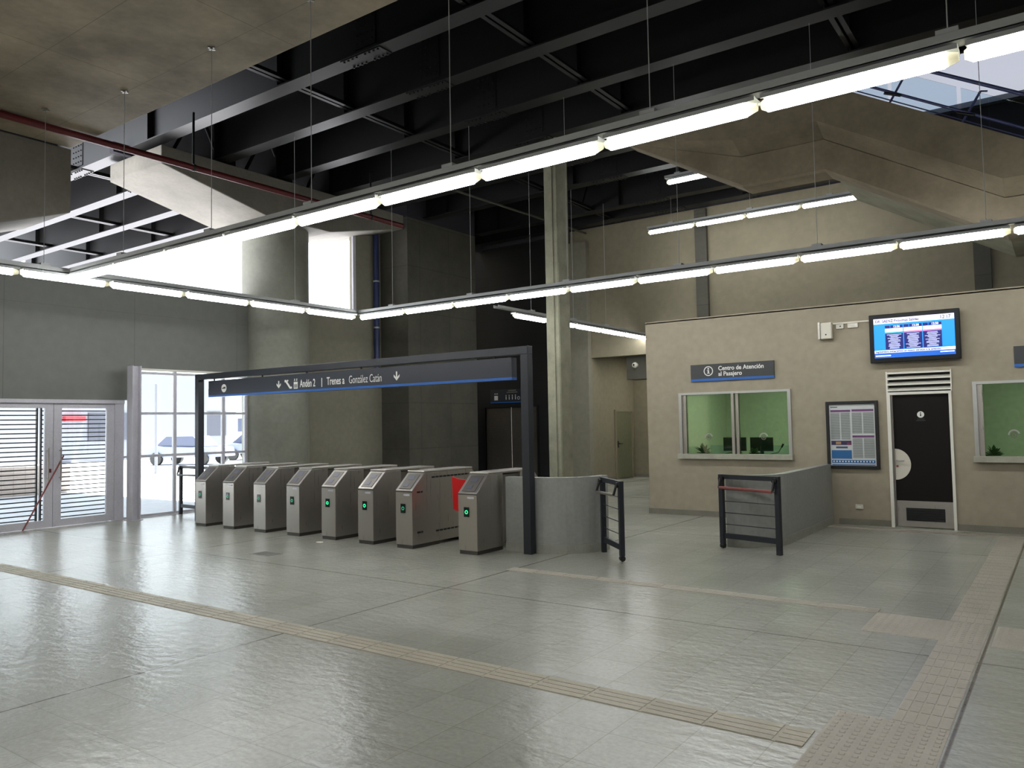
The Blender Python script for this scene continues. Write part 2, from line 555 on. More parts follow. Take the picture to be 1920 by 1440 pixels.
ridged('trim_13', -5.6, -1.5, 7.62, 7.8, 'x', M['tac2'], 3)
ridged('trim_14', -3.3, .5, 13.16, 13.36, 'x', M['tac2'], 3)
def studs(name, x0, x1, y0, y1):
    m = MB().box(x0, x1, y0, y1, -.02, .002)
    ny = int((y1 - y0) / .06); nx = int((x1 - x0) / .06)
    for i in range(nx):
        for j in range(ny):
            cx, cy = x0 + (i + .5) * (x1 - x0) / nx, y0 + (j + .5) * (y1 - y0) / ny
            m.add([(cx - .02, cy - .02, 0), (cx + .02, cy - .02, 0), (cx + .02, cy + .02, 0), (cx - .02, cy + .02, 0), (cx - .012, cy - .012, .0045), (cx + .012, cy - .012, .0045), (cx + .012, cy + .012, .0045), (cx - .012, cy + .012, .0045)],
                  [(4, 5, 6, 7), (0, 1, 5, 4), (1, 2, 6, 5), (2, 3, 7, 6), (3, 0, 4, 7)])
    return struct(m.build(name, M['tac2']))
studs('trim_15', -1.22, -.63, 3.3, 5.0)
studs('trim_16', -1.5, -.63, 6.95, 7.65)
studs('trim_17', -.58, .6, 6.95, 7.65)

# ================================================================== LEFT GLASS FRONT
def leaf(y0, y1, z0, z1, root, stile=.1):
    x0, x1 = XL - .09, XL - .03
    m = MB()
    m.box(x0, x1, y0, y0 + stile, z0, z1); m.box(x0, x1, y1 - stile, y1, z0, z1)
    m.box(x0, x1, y0 + stile, y1 - stile, z1 - .09, z1); m.box(x0, x1, y0 + stile, y1 - stile, z0, z0 + .13)
    o = m.build('door_leaf', M['alu_white'], root)
    box(x0 + .025, x0 + .035, y0 + stile, y1 - stile, z0 + .13, z1 - .09).build('pane', M['glass'], o)
    return o
d1 = struct(bpy.data.objects.new('door_1', None)); COL.objects.link(d1)
leaf(4.6, 5.69, .01, 2.27, d1); leaf(5.7, 6.795, .01, 2.27, d1, .14)
leaf(6.805, 7.92, .01, 2.27, d1, .14)
fr = MB()
fr.box(XL - .12, XL, 7.92, 8.1, 0, 2.34); fr.box(XL - .12, XL, 4.3, 4.6, 0, 2.34); fr.box(XL - .12, XL + .02, 4.3, 8.1, 2.27, 2.34)
fr.build('door_frame', M['alu_white'], d1)
for y in (6.69, 6.91):
    h = MB().tube((XL + .04, y, .85), (XL + .04, y, 1.45), .012, 10)
    h.tube((XL - .03, y, .9), (XL + .04, y, .9), .008, 8); h.tube((XL - .03, y, 1.4), (XL + .04, y, 1.4), .008, 8)
    h.build('door_handle', M['inox'], d1)
box(XL - .03, XL + .0, 6.72, 6.76, 1.0, 1.07).build('lock', M['pipe_red'], d1)
# roller grille behind the door leaves
gr = thing('roller_grille', 'grey horizontal bar roller grille lowered behind the glass entrance doors', 'grille', (XL - .35, 6.2, 0))
for a, b in ((-1.6, .45), (.52, 1.75)):
    g = MB()
    for k in range(27):
        z = .06 + k * .083
        g.tube((0, a, z), (0, b, z), .011, 6)
    for y in (a, b):
        g.box(-.02, .02, y - .015, y + .015, 0, 2.3)
    g.build('bar_curtain', M['girder'], gr)
g = MB().box(-.1, .1, -1.7, 1.85, 2.3, 2.5); g.build('roller_box', M['alu_white'], gr)
# red leaning bar behind the door
bar = MB().tube((XL - .02, 6.3, .0), (XL - .02, 6.98, 1.3), .014, 8)
tag(bar.build('brace_bar', M['bar_red']), 'thin red bar leaning across the glass entrance doors', 'bar')
# fixed glazing
w1 = struct(bpy.data.objects.new('window_1', None)); COL.objects.link(w1)
m = MB()
x0, x1 = XL - .1, XL - .03
for y in (8.3, 9.2, 10.35, 10.93):
    m.box(x0, x1, y - .03, y + .03, .03, 2.95)
for z in (.03, 1.22, 2.08, 2.9):
    m.box(x0 + .01, x1 - .01, 8.3, 10.95, z - .025, z + .025)
m.box(x0, x1, 8.1, 8.27, .0, .04)
m.box(x0, x1, 8.1, 8.27, 1.2, 1.24)
m.build('window_frame', M['alu_white'], w1)
box(XL - .07, XL - .06, 8.1, 10.95, .03, 2.95).build('pane', M['glass'], w1)
box(XL - .12, XL, 8.26, 10.98, 2.95, 2.99).build('head_trim', M['white'], w1)
# steel post in front of the glazing
ps = thing('steel_post', 'pale steel H post standing beside the glass entrance doors', 'post', (-14.9, 8.14, 0))
m = MB().box(-.1, .1, -.09, -.07, 0, 3.0).box(-.1, .1, .07, .09, 0, 3.0).box(-.012, .012, -.07, .07, 0, 3.0)
m.build('shaft', M['alu_white'], ps)
box(-.13, .13, -.12, .12, 0, .015).build('base_plate', M['alu_white'], ps)

# ================================================================== BOOTH
BX0, BX1, BY, BYB, BZ = -6.6, 4.8, 13.66, 17.4, 3.61
def holed_wall(x0, x1, z0, z1, y0, y1, holes):
    """wall in XZ with rectangular holes (sorted, not overlapping in x)"""
    m = MB(); x = x0
    groups = {}
    for h in holes:
        groups.setdefault((h[0], h[1]), []).append((h[2], h[3]))
    for (a, b), zs in sorted(groups.items()):
        m.box(x, a, y0, y1, z0, z1)
        z = z0
        for c, d in sorted(zs):
            if c > z + 1e-4:
                m.box(a, b, y0, y1, z, c)
            z = d
        if z < z1 - 1e-4:
            m.box(a, b, y0, y1, z, z1)
        x = b
    m.box(x, x1, y0, y1, z0, z1)
    return m
W1 = (-5.93, -3.93, 1.1, 2.24)
W2 = (-1.2, .9, 1.1, 2.24)
DR = (-2.41, -1.5, 0, 2.46)
struct(holed_wall(BX0, BX1, 0, BZ, BY, BY + .15, [W1, W2, DR]).build('wall_booth_front', M['beige']))
struct(box(BX0, BX0 + .15, BY + .15, BYB, 0, BZ).build('wall_booth_left', M['beige']))
struct(box(BX0 + .15, BX0 + .16, BY + .15, BYB, 0, 2.9).build('wall_booth_lining', M['interior']))
struct(box(BX0, BX1, BYB, BYB + .15, 0, BZ).build('wall_booth_rear', M['interior']))
struct(box(BX0 + .15, BX1, BY + .15, BYB, 2.9, 3.0).build('ceiling', M['interior']))
struct(box(BX0, BX1, BY, BYB + .15, BZ - .02, BZ + .02).build('trim_18', M['beige']))
struct(box(-2.9, -2.8, BY + .15, BYB, 0, 2.9).build('wall_booth_partition', M['interior']))
pb = MB()
pb.box(BX0 - .015, -3.5, BY - .015, BY, 0, .1); pb.box(-3.2, DR[0] - .01, BY - .015, BY, 0, .1); pb.box(DR[1] + .01, BX1, BY - .015, BY, 0, .1)
struct(pb.build('baseboard_booth', M['plinth']))

def hatch(n, X0, X1, Z0, Z1, mull):
    w = struct(bpy.data.objects.new('window_%d' % n, None)); COL.objects.link(w)
    m = MB()
    t = .055
    m.box(X0, X0 + t, BY - .03, BY + .1, Z0, Z1); m.box(X1 - t, X1, BY - .03, BY + .1, Z0, Z1)
    m.box(X0 + t, X1 - t, BY - .03, BY + .1, Z1 - .04, Z1)
    m.build('window_frame', M['alu'], w)
    m = MB()
    for x in mull:
        m.box(x - .06, x - .01, BY - .015, BY + .05, Z0 + .03, Z1 - .04)
        m.box(x + .01, x + .06, BY + .02, BY + .09, Z0 + .03, Z1 - .04)
    m.box(X0 + t, X0 + t + .07, BY + .01, BY + .09, Z0 + .03, Z1 - .04)
    m.build('mullion', M['inox'], w)
    box(X0 - .02, X1 + .02, BY - .1, BY + .12, Z0 - .06, Z0 + .03).build('window_sill', M['sill'], w, bevel=.004)
    box(X0 + t, X1 - t, BY + .045, BY + .055, Z0 + .03, Z1 - .04).build('pane', M['glass_green'], w)
    return w
hatch(2, -5.95, -3.91, 1.1, 2.25, [-4.9])
hatch(3, -1.22, .92, 1.1, 2.25, [-.1])
# talk-through rings fixed on the panes
for i, (x, wh) in enumerate(((-5.41, 'left pane'), (-4.41, 'right pane'))):
    t = thing('intercom', 'round steel talk-through ring on the %s of the passenger service window' % wh, 'intercom', (x, BY + .03, 1.43))
    MB().ring((0, 0, 0), .075, .055, 1, .012, a0=.2, a1=PI + .1).build('ring', M['alu'], t)
    MB().ring((0, -.004, -.01), .04, .03, 1, .012).disc((0, 0, -.01), .014, 1, .01).build('speaker', M['inox_dark'], t)
t = thing('intercom', 'round steel talk-through ring on the glass at the right picture edge', 'intercom', (-.72, BY + .03, 1.45))
MB().ring((0, 0, 0), .075, .055, 1, .012, a0=.2, a1=PI + .1).build('ring', M['alu'], t)
MB().ring((0, -.004, -.01), .04, .03, 1, .012).disc((0, 0, -.01), .014, 1, .01).build('speaker', M['inox_dark'], t)

# booth door
d2 = struct(bpy.data.objects.new('door_2', None)); COL.objects.link(d2)
m = MB().box(-2.41, -2.36, BY - .03, BY + .1, 0, 2.13).box(-1.54, -1.5, BY - .03, BY + .1, 0, 2.13).box(-2.36, -1.54, BY - .03, BY + .1, 2.09, 2.13)
m.build('door_frame', M['white'], d2)
box(-2.33, -1.545, BY + .03, BY + .08, .42, 2.085).build('door_leaf', M['door_dark'], d2)
box(-2.36, -2.33, BY + .0, BY + .08, .02, 2.085).build('edge_strip', M['inox_dark'], d2)
box(-2.33, -1.545, BY + .028, BY + .08, .02, .42).build('kick_panel', M['inox'], d2)
g = MB().box(-2.2, -1.66, BY + .018, BY + .03, .11, .31)
for k in range(5):
    g.box(-2.18, -1.68, BY + .006, BY + .018, .125 + k * .036, .143 + k * .036)
g.build('vent_grille', M['black'], d2)
hp = MB()
pts = [(-2.33 + .225 * math.sin(a), .99 + .245 * math.cos(a)) for a in [PI * k / 24 for k in range(25)]]
hp.prism(pts, 1, BY + .02, BY + .03)
hpo = hp.build('lock_plate', M['offwhite'], d2)
hd = MB().tube((-2.3, BY + .02, 1.05), (-2.3, BY - .03, 1.05), .014, 10).tube((-2.3, BY - .03, 1.05), (-2.19, BY - .03, 1.05), .011, 10)
hd.build('door_handle', M['inox'], hpo)
MB().disc((-2.3, BY + .01, .96), .016, 1, .012).build('keyhole', M['bar_red'], hpo)
MB().disc((-1.94, BY + .026, 1.77), .05, 1, .004).build('icon', M['letter'], d2)
MB().box(-1.948, -1.932, BY + .022, BY + .026, 1.745, 1.78).disc((-1.94, BY + .022, 1.795), .009, 1, .004).build('icon_mark', M['black'], d2)
for z, w in ((1.695, .05), (1.67, .065)):
    box(-1.94 - w, -1.94 + w, BY + .027, BY + .03, z, z + .012).build('caption_line', M['sign2'], d2)
# louvre over the door
lv = MB().box(-2.41, -1.49, BY + .06, BY + .1, 2.14, 2.46)
struct(box(-2.41, -1.5, BY + .1, BY + .14, 2.13, 2.46).build('trim_19', M['black']))
lo = thing('louvre_vent', 'white slatted louvre vent set above the dark door', 'vent', (-1.945, BY, 2.13))
m = MB()
for k in range(4):
    z = .03 + k * .09
    m.add([(-.44, -.04, z - .012), (.44, -.04, z - .012), (.44, .06, z + .02), (-.44, .06, z + .02), (-.44, -.04, z + .012), (.44, -.04, z + .012), (.44, .06, z + .044), (-.44, .06, z + .044)],
          [(0, 3, 2, 1), (4, 5, 6, 7), (0, 1, 5, 4), (1, 2, 6, 5), (2, 3, 7, 6), (3, 0, 4, 7)])
m.build('slat', M['white'], lo)
for a, b in ((-.465, -.44), (.44, .455)):
    box(a, b, -.03, .09, 0, .33).build('side_frame', M['white'], lo)

# signs on the booth
def info_ring(root, x, z, y):
    MB().ring((x, y, z), .088, .072, 1, .004, 32).box(x - .013, x + .013, y, y + .004, z - .045, z + .018).box(x - .026, x, y, y + .004, z + .008, z + .018).box(x - .026, x + .026, y, y + .004, z - .045, z - .034).disc((x, y, z + .042), .015, 1, .004).build('info_icon', M['letter'], root)
sg = thing('wall_sign', 'dark passenger service sign with an info symbol and blue lower stripe', 'sign', (-4.93, BY, 2.45))
box(-.76, .76, -.04, 0, .045, .305).build('sign_board', M['sign2'], sg)
box(-.76, .76, -.04, 0, 0, .045).build('sign_stripe', M['blue'], sg)
info_ring(sg, -.42, .18, -.045)
text('Centro de Atención', .108, M['letter'], 'lettering', sg, (-.235, -.042, .185), bold=.002, sx=.93)
text('al Pasajero', .108, M['letter'], 'lettering', sg, (-.235, -.042, .085), bold=.002, sx=.93)
sg = thing('wall_sign', 'dark sign plate cut off by the right picture edge', 'sign', (.1, BY, 2.44))
box(-.77, .75, -.04, 0, .045, .305).build('sign_board', M['sign2'], sg)
box(-.77, .75, -.04, 0, 0, .045).build('sign_stripe', M['blue'], sg)

# timetable frame
pf = thing('poster_frame', 'black framed timetable poster hanging between low wall and dark door', 'poster', (-2.94, BY, .91))
m = MB().box(-.4, -.35, -.06, 0, 0, 1.1).box(.35, .4, -.06, 0, 0, 1.1).box(-.35, .35, -.06, 0, 0, .05).box(-.35, .35, -.06, 0, 1.05, 1.1)
m.build('frame', M['black'], pf, bevel=.006)
pp = box(-.35, .35, -.03, -.005, .05, 1.05).build('poster_sheet', plain('poster paper', (196, 200, 198), .5), pf)
def flat(x0, x1, z0, z1, c, name, y=-.032, par=None):
    return box(x0, x1, y, y + .002, z0, z1).build(name, plain(name + ' ink', c, .5), par or pp)
pk = plain('purple heading ink', (110, 66, 112), .5)
for q in ((-.33, -.02, .925), (.0, .33, .93), (.0, .33, .505)):
    box(q[0], q[1], -.033, -.031, q[2], q[2] + .035).build('heading_bar', pk, pp)
mm = MB()
for (a, b, z0, z1) in ((-.33, -.19, .47, .91), (-.17, -.03, .47, .91), (0, .15, .56, .91), (.17, .33, .56, .91), (0, .15, .17, .49), (.17, .33, .17, .49)):
    z = z1
    while z > z0 + .01:
        mm.box(a, b, -.0325, -.031, z - .006, z)
        z -= .011
mm.build('timetable_lines', plain('grey print', (118, 124, 120), .5), pp)
MB().box(-.33, -.02, -.033, -.031, .385, .455).build('banner', plain('dark banner ink', (48, 40, 76), .5), pp)
MB().box(-.26, -.18, -.035, -.033, .395, .44).build('banner_patch', plain('ochre ink', (170, 130, 96), .5), pp)
MB().box(-.09, -.03, -.035, -.033, .39, .425).build('banner_patch', plain('maroon ink', (130, 44, 84), .5), pp)
MB().box(-.26, -.08, -.033, -.031, .33, .36).build('button_shape', plain('slate ink', (58, 78, 110), .5), pp)
MB().box(-.33, -.02, -.033, -.031, .16, .3).box(-.33, .33, -.033, -.031, .09, .14).box(-.33, .33, -.033, -.031, .055, .07).build('blue_panel', plain('blue ink', (32, 96, 150), .5), pp)
for k in range(14):
    box(-.31 + k * .046, -.29 + k * .046, -.035, -.033, .105, .128).build('service_icon', M['letter'], pp)
box(-.33, -.22, -.033, -.031, 1.0, 1.012).build('caption_line', M['black'], pp)

# television
tv = thing('television', 'wall mounted blue departures screen in a black case above the door', 'television', (-1.965, BY, 2.6))
box(-.635, .635, -.16, -.09, 0, .77).build('case', plain('matt black case', (8, 8, 10), .5, spec=.3), tv, bevel=.01)
box(-.15, .15, -.09, 0, .25, .5).build('wall_bracket', M['black'], tv)
def scr(x0, x1, z0, z1, col, s, name, y):
    return box(x0, x1, y, y + .0015, z0, z1).build(name, emit(name + ' light', col, s), scrn)
scrn = box(-.565, .565, -.1625, -.158, .075, .70).build('screen', emit('screen blue light', (20, 140, 245), .85), tv)
scr(-.565, .565, .615, .70, (226, 222, 250), .9, 'title_bar', -.165)
scr(-.565, .565, .15, .195, (222, 226, 250), .9, 'ticker_bar', -.165)
scr(-.565, .565, .075, .15, (20, 92, 190), .8, 'footer_bar', -.165)
navy = emit('navy panel light', (16, 24, 110), .55)
white_l = emit('white panel light', (244, 240, 252), .95)
mm = MB(); mw = MB(); mt = MB()
for k in range(3):
    a = -.40 + k * .268
    mm.box(a, a + .255, -.166, -.1645, .205, .455); mm.box(a, a + .07, -.166, -.1645, .54, .585); mm.box(a + .078, a + .255, -.166, -.1645, .54, .585)
    mw.box(a, a + .255, -.166, -.1645, .48, .535)
    for j in range(13):
        w = .05 + .035 * ((j * 7 + k * 3) % 5) / 4 + (.02 if j % 3 == 0 else 0)
        mt.box(a + .128 - w, a + .128 + w, -.1675, -.166, .215 + j * .018, .224 + j * .018)
mm.build('departure_panel', navy, scrn); mw.build('platform_panel', white_l, scrn)
mt.build('station_list', emit('list text light', (190, 196, 240), .8), scrn)
mc = MB().box(-.40, -.145, -.166, -.1645, .458, .478); mc.build('line_band', emit('teal band light', (70, 160, 160), .8), scrn)
mc = MB().box(-.132, .123, -.166, -.1645, .458, .478).box(.136, .391, -.166, -.1645, .458, .478); mc.build('line_band', emit('pink band light', (220, 110, 160), .8), scrn)
tb = plain('dark screen text', (30, 30, 60), .6)
text('DR. SAENZ Próximas Salidas', .062, tb, 'title_text', scrn, (-.54, -.1665, .635), sx=.85, bold=.001)
text('12:17', .078, tb, 'clock_text', scrn, (.37, -.1665, .63), bold=.001, sx=.85)
text('Septiembre sumaremos un nuevo servicio a la estación', .042, tb, 'ticker_text', scrn, (-.55, -.1665, .16), sx=.99, bold=.001)
wl_ = emit('bright screen text', (235, 240, 255), 1)
for k, s_ in enumerate(('12:26', '12:38', '12:50')):
    text(s_, .045, wl_, 'time_text', scrn, (-.40 + k * .268 + .165, -.1675, .548), 'CENTER', bold=.001)
box(-.55, -.33, -.1668, -.1655, .1, .118).build('footer_mark', wl_, scrn)
box(.36, .55, -.1668, -.1655, .115, .132).build('footer_mark', wl_, scrn)

# speaker box, conduit and sockets left of the screen
t = thing('wall_speaker', 'small off white speaker box fixed left of the departures screen', 'speaker', (-3.27, BY, 3.05))
box(-.09, .09, -.13, -.02, 0, .27).build('housing', M['offwhite'], t, bevel=.012)
box(-.12, -.09, -.15, 0, .0, .28).build('side_bracket', M['inox'], t)
MB().disc((.0, -.132, .07), .012, 1, .004).build('led', M['black'], t)
t = thing('wall_conduit', 'white surface conduit running from speaker box to screen', 'conduit', (-2.85, BY, 3.26))
box(-.34, .3, -.03, 0, .03, .055).build('trunking', M['offwhite'], t)
t = thing('socket_box', 'left small white socket box under the conduit', 'socket', (-3.07, BY, 3.21))
box(-.06, .06, -.04, 0, 0, .075).build('housing', M['offwhite'], t, bevel=.004)
MB().disc((.01, -.044, .04), .011, 1, .004).build('outlet', M['black'], t)
t = thing('socket_box', 'right wider white socket box under the conduit near the screen', 'socket', (-2.87, BY, 3.21))
box(-.08, .08, -.04, 0, 0, .075).build('housing', M['offwhite'], t, bevel=.004)
box(-.03, .03, -.044, -.04, .02, .05).build('outlet', M['inox'], t)
t = thing('socket_box', 'low white wall socket under the timetable poster', 'socket', (-2.88, BY, .26))
box(-.06, .06, -.02, 0, 0, .075).build('housing', M['offwhite'], t, bevel=.004)
box(-.03, .03, -.023, -.02, .02, .05).build('outlet', M['white'], t)

# inside the booth: desk, monitors, microphones, plants, ceiling light
def desk(x0, x1, lab):
    t = thing('counter_desk', lab, 'desk', ((x0 + x1) / 2, BY + .55, 0))
    w = (x1 - x0) / 2
    box(-w, w, -.35, .35, .98, 1.02).build('top', M['offwhite'], t)
    box(-w + .05, w - .05, .25, .28, .0, .98).build('modesty_panel', M['offwhite'], t)
    for s in (-1, 1):
        box(s * (w - .04) - .02, s * (w - .04) + .02, -.3, .3, 0, .98).build('leg', M['inox_dark'], t)
desk(-6.1, -3.6, 'pale counter desk behind the passenger service window')
desk(-1.4, 1.4, 'pale counter desk behind the window at the right edge')
def monitor(x, y, rz, w, lab):
    t = thing('monitor', lab, 'monitor', (x, y, 1.02), rz)
    box(-w / 2, w / 2, -.02, .02, .14, .14 + w * .6).build('screen_back', M['black'], t, bevel=.004)
    box(-.03, .03, -.01, .03, .02, .16).build('stand', M['black'], t)
    box(-.11, .11, -.08, .1, 0, .02).build('foot', M['black'], t)
monitor(-5.14, BY + .62, .06, .42, 'black monitor seen from behind left of the window mullion')
monitor(-4.64, BY + .62, -.06, .42, 'black monitor seen from behind right of the window mullion')
def mic(x, rz, lab):
    t = thing('desk_microphone', lab, 'microphone', (x, BY + .35, 1.02), rz)
    MB().tube((0, 0, 0), (0, 0, .02), .06, 20).build('base', M['black'], t)
    MB().tube((0, 0, .02), (.1, 0, .1), .006, 8).tube((.1, 0, .1), (.24, 0, .13), .006, 8).tube((.24, 0, .13), (.31, 0, .24), .006, 8).build('gooseneck', M['black'], t)
    MB().tube((.3, 0, .22), (.33, 0, .28), .015, 10, .018).build('head', M['rubber'], t)
mic(-4.5, 0, 'black gooseneck microphone on the desk behind the right pane')
mic(-5.32, 0, 'black gooseneck microphone on the desk behind the left pane')
def leafy(x, y, r_, h, lab):
    t = thing('potted_plant', lab, 'plant', (x, y, 1.02))
    MB().tube((0, 0, 0), (0, 0, .09), .05, 16, .065).build('pot', M['rubber'], t)
    m = MB()
    for k in range(46):
        a = random.uniform(0, 2 * PI); e = random.uniform(.1, 1.3); L = r_ * random.uniform(.5, 1)
        p = Vector((0, 0, .09)); d = Vector((math.cos(a) * math.cos(e), math.sin(a) * math.cos(e), math.sin(e) * h / r_))
        q = p + d * L
        sd = d.cross(Vector((0, 0, 1))).normalized() * .028
        mid = p + d * L * .6 + Vector((0, 0, .02))
        m.add([p, mid - sd, q, mid + sd], [(0, 1, 2, 3)])
    m.build('foliage', M['plant'], t)
leafy(-5.62, BY + .3, .2, .24, 'bushy green plant in left corner of the service window')
leafy(-4.98, BY + .27, .13, .13, 'low green plant left of the window mullion')
leafy(-4.66, BY + .27, .17, .15, 'low green plant right of the window mullion')
leafy(-1.0, BY + .28, .17, .2, 'dark green plant in the window by the right picture edge')
t = thing('transaction_screen', 'small clear glass screen standing on the desk behind the left pane', 'screen', (-5.22, BY + .2, 1.02))
box(-.22, .22, 0, .008, 0, .26).build('panel', M['glass_blue'], t)
t = thing('transaction_screen', 'small clear glass screen standing on the desk behind the right pane', 'screen', (-4.27, BY + .2, 1.02))
box(-.26, .26, 0, .008, 0, .26).build('panel', M['glass_blue'], t)
t = thing('air_conditioner', 'pale split air conditioner high on wall behind the right pane', 'air conditioner', (-3.65, BYB, 2.3))
box(-.42, .42, -.22, 0, 0, .27).build('housing', M['offwhite'], t, bevel=.02)
box(-.38, .38, -.225, -.1, .0, .03).build('air_outlet', M['black'], t)
t = thing('notice_board', 'small dark framed notice on the office wall behind right edge window', 'notice', (-2.795, BY + 1.6, 1.3))
box(0, .02, -.35, .35, 0, .75).build('board', M['steel'], t)
for x in (-4.8, 0):
    t = thing('office_ceiling_light', 'square ceiling light inside the %s office of the booth' % ('left' if x < -2 else 'right'), 'light', (x, 15.6, 2.9))
    box(-.3, .3, -.3, .3, -.03, 0).build('housing', M['white'], t)
    box(-.28, .28, -.28, .28, -.035, -.03).build('diffuser', M['lamp_panel'], t)

# ================================================================== LOW WALLS
def path_wall(name, pts, w, h, label):
    t = thing(name, label, 'low wall', (pts[0][0], pts[0][1], 0))
    def strip(ww, z0, z1):
        L, Rr = [], []
        n = len(pts)
        for i, p in enumerate(pts):
            a = Vector(pts[max(0, i - 1)]); b = Vector(pts[min(n - 1, i + 1)])
            d = (b - a).normalized(); nn = Vector((-d.y, d.x)) * ww / 2
            q = Vector(p) - Vector(pts[0])
            L.append(q + nn); Rr.append(q - nn)
        m = MB()
        vs_ = [(q.x, q.y, z) for z in (z0, z1) for q in L] + [(q.x, q.y, z) for z in (z0, z1) for q in Rr]
        fs = []
        for i in range(n - 1):
            fs += [(i, i + 1, n + i + 1, n + i), (2 * n + i, 3 * n + i, 3 * n + i + 1, 2 * n + i + 1), (n + i, n + i + 1, 3 * n + i + 1, 3 * n + i), (i, 2 * n + i, 2 * n + i + 1, i + 1)]
        fs += [(0, n, 3 * n, 2 * n), (n - 1, 3 * n - 1, 4 * n - 1, 2 * n - 1)]
        return m.add(vs_, fs)
    strip(w, 0, h).build('wall_body', M['lowwall'], t)
    strip(w + .02, 0, .12).build('plinth', M['lowplinth'], t)
    return t
arc1 = [(-5.95 + .62 * math.sin(a), 9.5 - .62 * math.cos(a)) for a in [PI / 2 * k / 10 for k in range(11)]]
path_wall('curved_wall', [(-6.45, 8.88)] + arc1 + [(-5.33, 9.6)], .12, 1.01, 'grey waist high wall with rounded corner beside the last turnstile')
arc2 = [(-3.95 + .6 * math.sin(a), 11.2 - .6 * math.cos(a)) for a in [PI / 2 * (10 - k) / 10 for k in range(11)]]
path_wall('curved_wall', [(-3.35, 13.64)] + arc2, .12, .98, 'grey waist high wall running from the booth to the black gate')

# black swing gates (frame, wires, bar)
def swing_gate(p, q, label, bar_mat, bside, fold=False):
    p, q = Vector(p), Vector(q)
    L = (q - p).length
    t = thing('swing_gate', label, 'gate', (p.x, p.y, 0), math.atan2((q - p).y, (q - p).x))
    box(-.03, .03, -.03, .03, .07, 1.0).build('post', M['steel'], t)
    box(L - .03, L + .03, -.03, .03, 0, 1.0).build('post', M['steel'], t)
    box(.03, L - .03, -.02, .02, .94, 1.0).build('top_rail', M['steel'], t)
    box(.03, L - .03, -.02, .02, .14, .21).build('bottom_rail', M['steel'], t)
    for k in range(4):
        z = .33 + k * .155
        MB().tube((.03, 0, z), (L - .03, 0, z), .006, 8).build('rod', M['steel'], t)
    MB().tube((.03, bside * .09, .83), (L - .03, bside * .09, .81), .02, 12).build('push_bar', bar_mat, t)
    for x in (.02, L - .02):
        m = MB().tube((x, 0, .95), (x, bside * .06, .95), .035, 16).tube((x, bside * .05, .95), (x, bside * .09, .82), .016, 10)
        m.build('push_bar_arm', M['black'], t)
    MB().tube((0, 0, .0), (0, 0, .07), .012, 8).build('caster_stem', M['black'], t)
    MB().tube((-.03, 0, .04), (.03, 0, .04), .035, 14).build('caster', M['rubber'], t)
    return t
swing_gate((-4.65, 8.80), (-5.2, 9.33), 'black swing gate standing open at the curved grey wall', M['inox'], 1)
swing_gate((-3.95, 10.4), (-3.13, 10.2), 'black swing gate with worn red push bar before the booth window', M['bar_red'], -1)
swing_gate((-13.55, 9.12), (-15.05, 9.22), 'dark barrier gate between the glass front and the first turnstile', M['steel'], 1)

# ================================================================== SIGN GANTRY
gy = 8.72
ga = thing('gantry_frame', 'dark steel portal frame standing over the row of turnstiles', 'frame', (-9.8, gy, 0))
box(-3.87, -3.75, -.06, .06, 0, 2.68).build('post', M['steel'], ga, bevel=.004)
box(3.75, 3.87, -.06, .06, 0, 2.68).build('post', M['steel'], ga, bevel=.004)
box(-3.87, 3.87, -.06, .06, 2.68, 2.79).build('crossbeam', M['steel'], ga, bevel=.004)
sb = thing('hanging_sign', 'long dark platform sign with blue lower edge hanging under the portal frame', 'sign', (-9.69, gy - .02, 2.34))
box(-3.51, 3.51, -.06, .06, .035, .305).build('sign_board', M['sign'], sb)
box(-3.51, 3.51, -.06, .06, 0, .035).build('sign_stripe', M['blue'], sb)
for x in (-13.1, -11.66, -10.47, -9.16, -6.51):
    MB().tube((x + 9.69, 0, .3), (x + 9.69, 0, .3395), .015, 10).build('hanger', M['black'], sb)
sy = -.063
def arrow(x, z, s=1):
    m = MB().box(x - .011 * s, x + .011 * s, sy, sy + .003, z - .03 * s, z + .06 * s)
    for k in (-1, 1):
        m.add([(x, sy, z - .055 * s), (x, sy, z - .022 * s), (x + k * .05 * s, sy, z + .022 * s), (x + k * .05 * s, sy, z - .006 * s),
               (x, sy + .003, z - .055 * s), (x, sy + .003, z - .022 * s), (x + k * .05 * s, sy + .003, z + .022 * s), (x + k * .05 * s, sy + .003, z - .006 * s)],
              [(0, 1, 2, 3), (7, 6, 5, 4), (0, 4, 5, 1), (1, 5, 6, 2), (2, 6, 7, 3), (3, 7, 4, 0)])
    m.build('arrow', M['letter'], sb)
O = 9.69
arrow(-11.13 + O, .145, 1.1); arrow(-8.33 + O, .155, 1.2)
MB().disc((-12.71 + O, sy, .15), .075, 1, .003).build('info_disc', M['letter'], sb)
MB().box(-12.76 + O, -12.66 + O, sy - .003, sy, .14, .16).box(-12.72 + O, -12.66 + O, sy - .003, sy, .16, .175).build('disc_mark', M['sign'], sb)
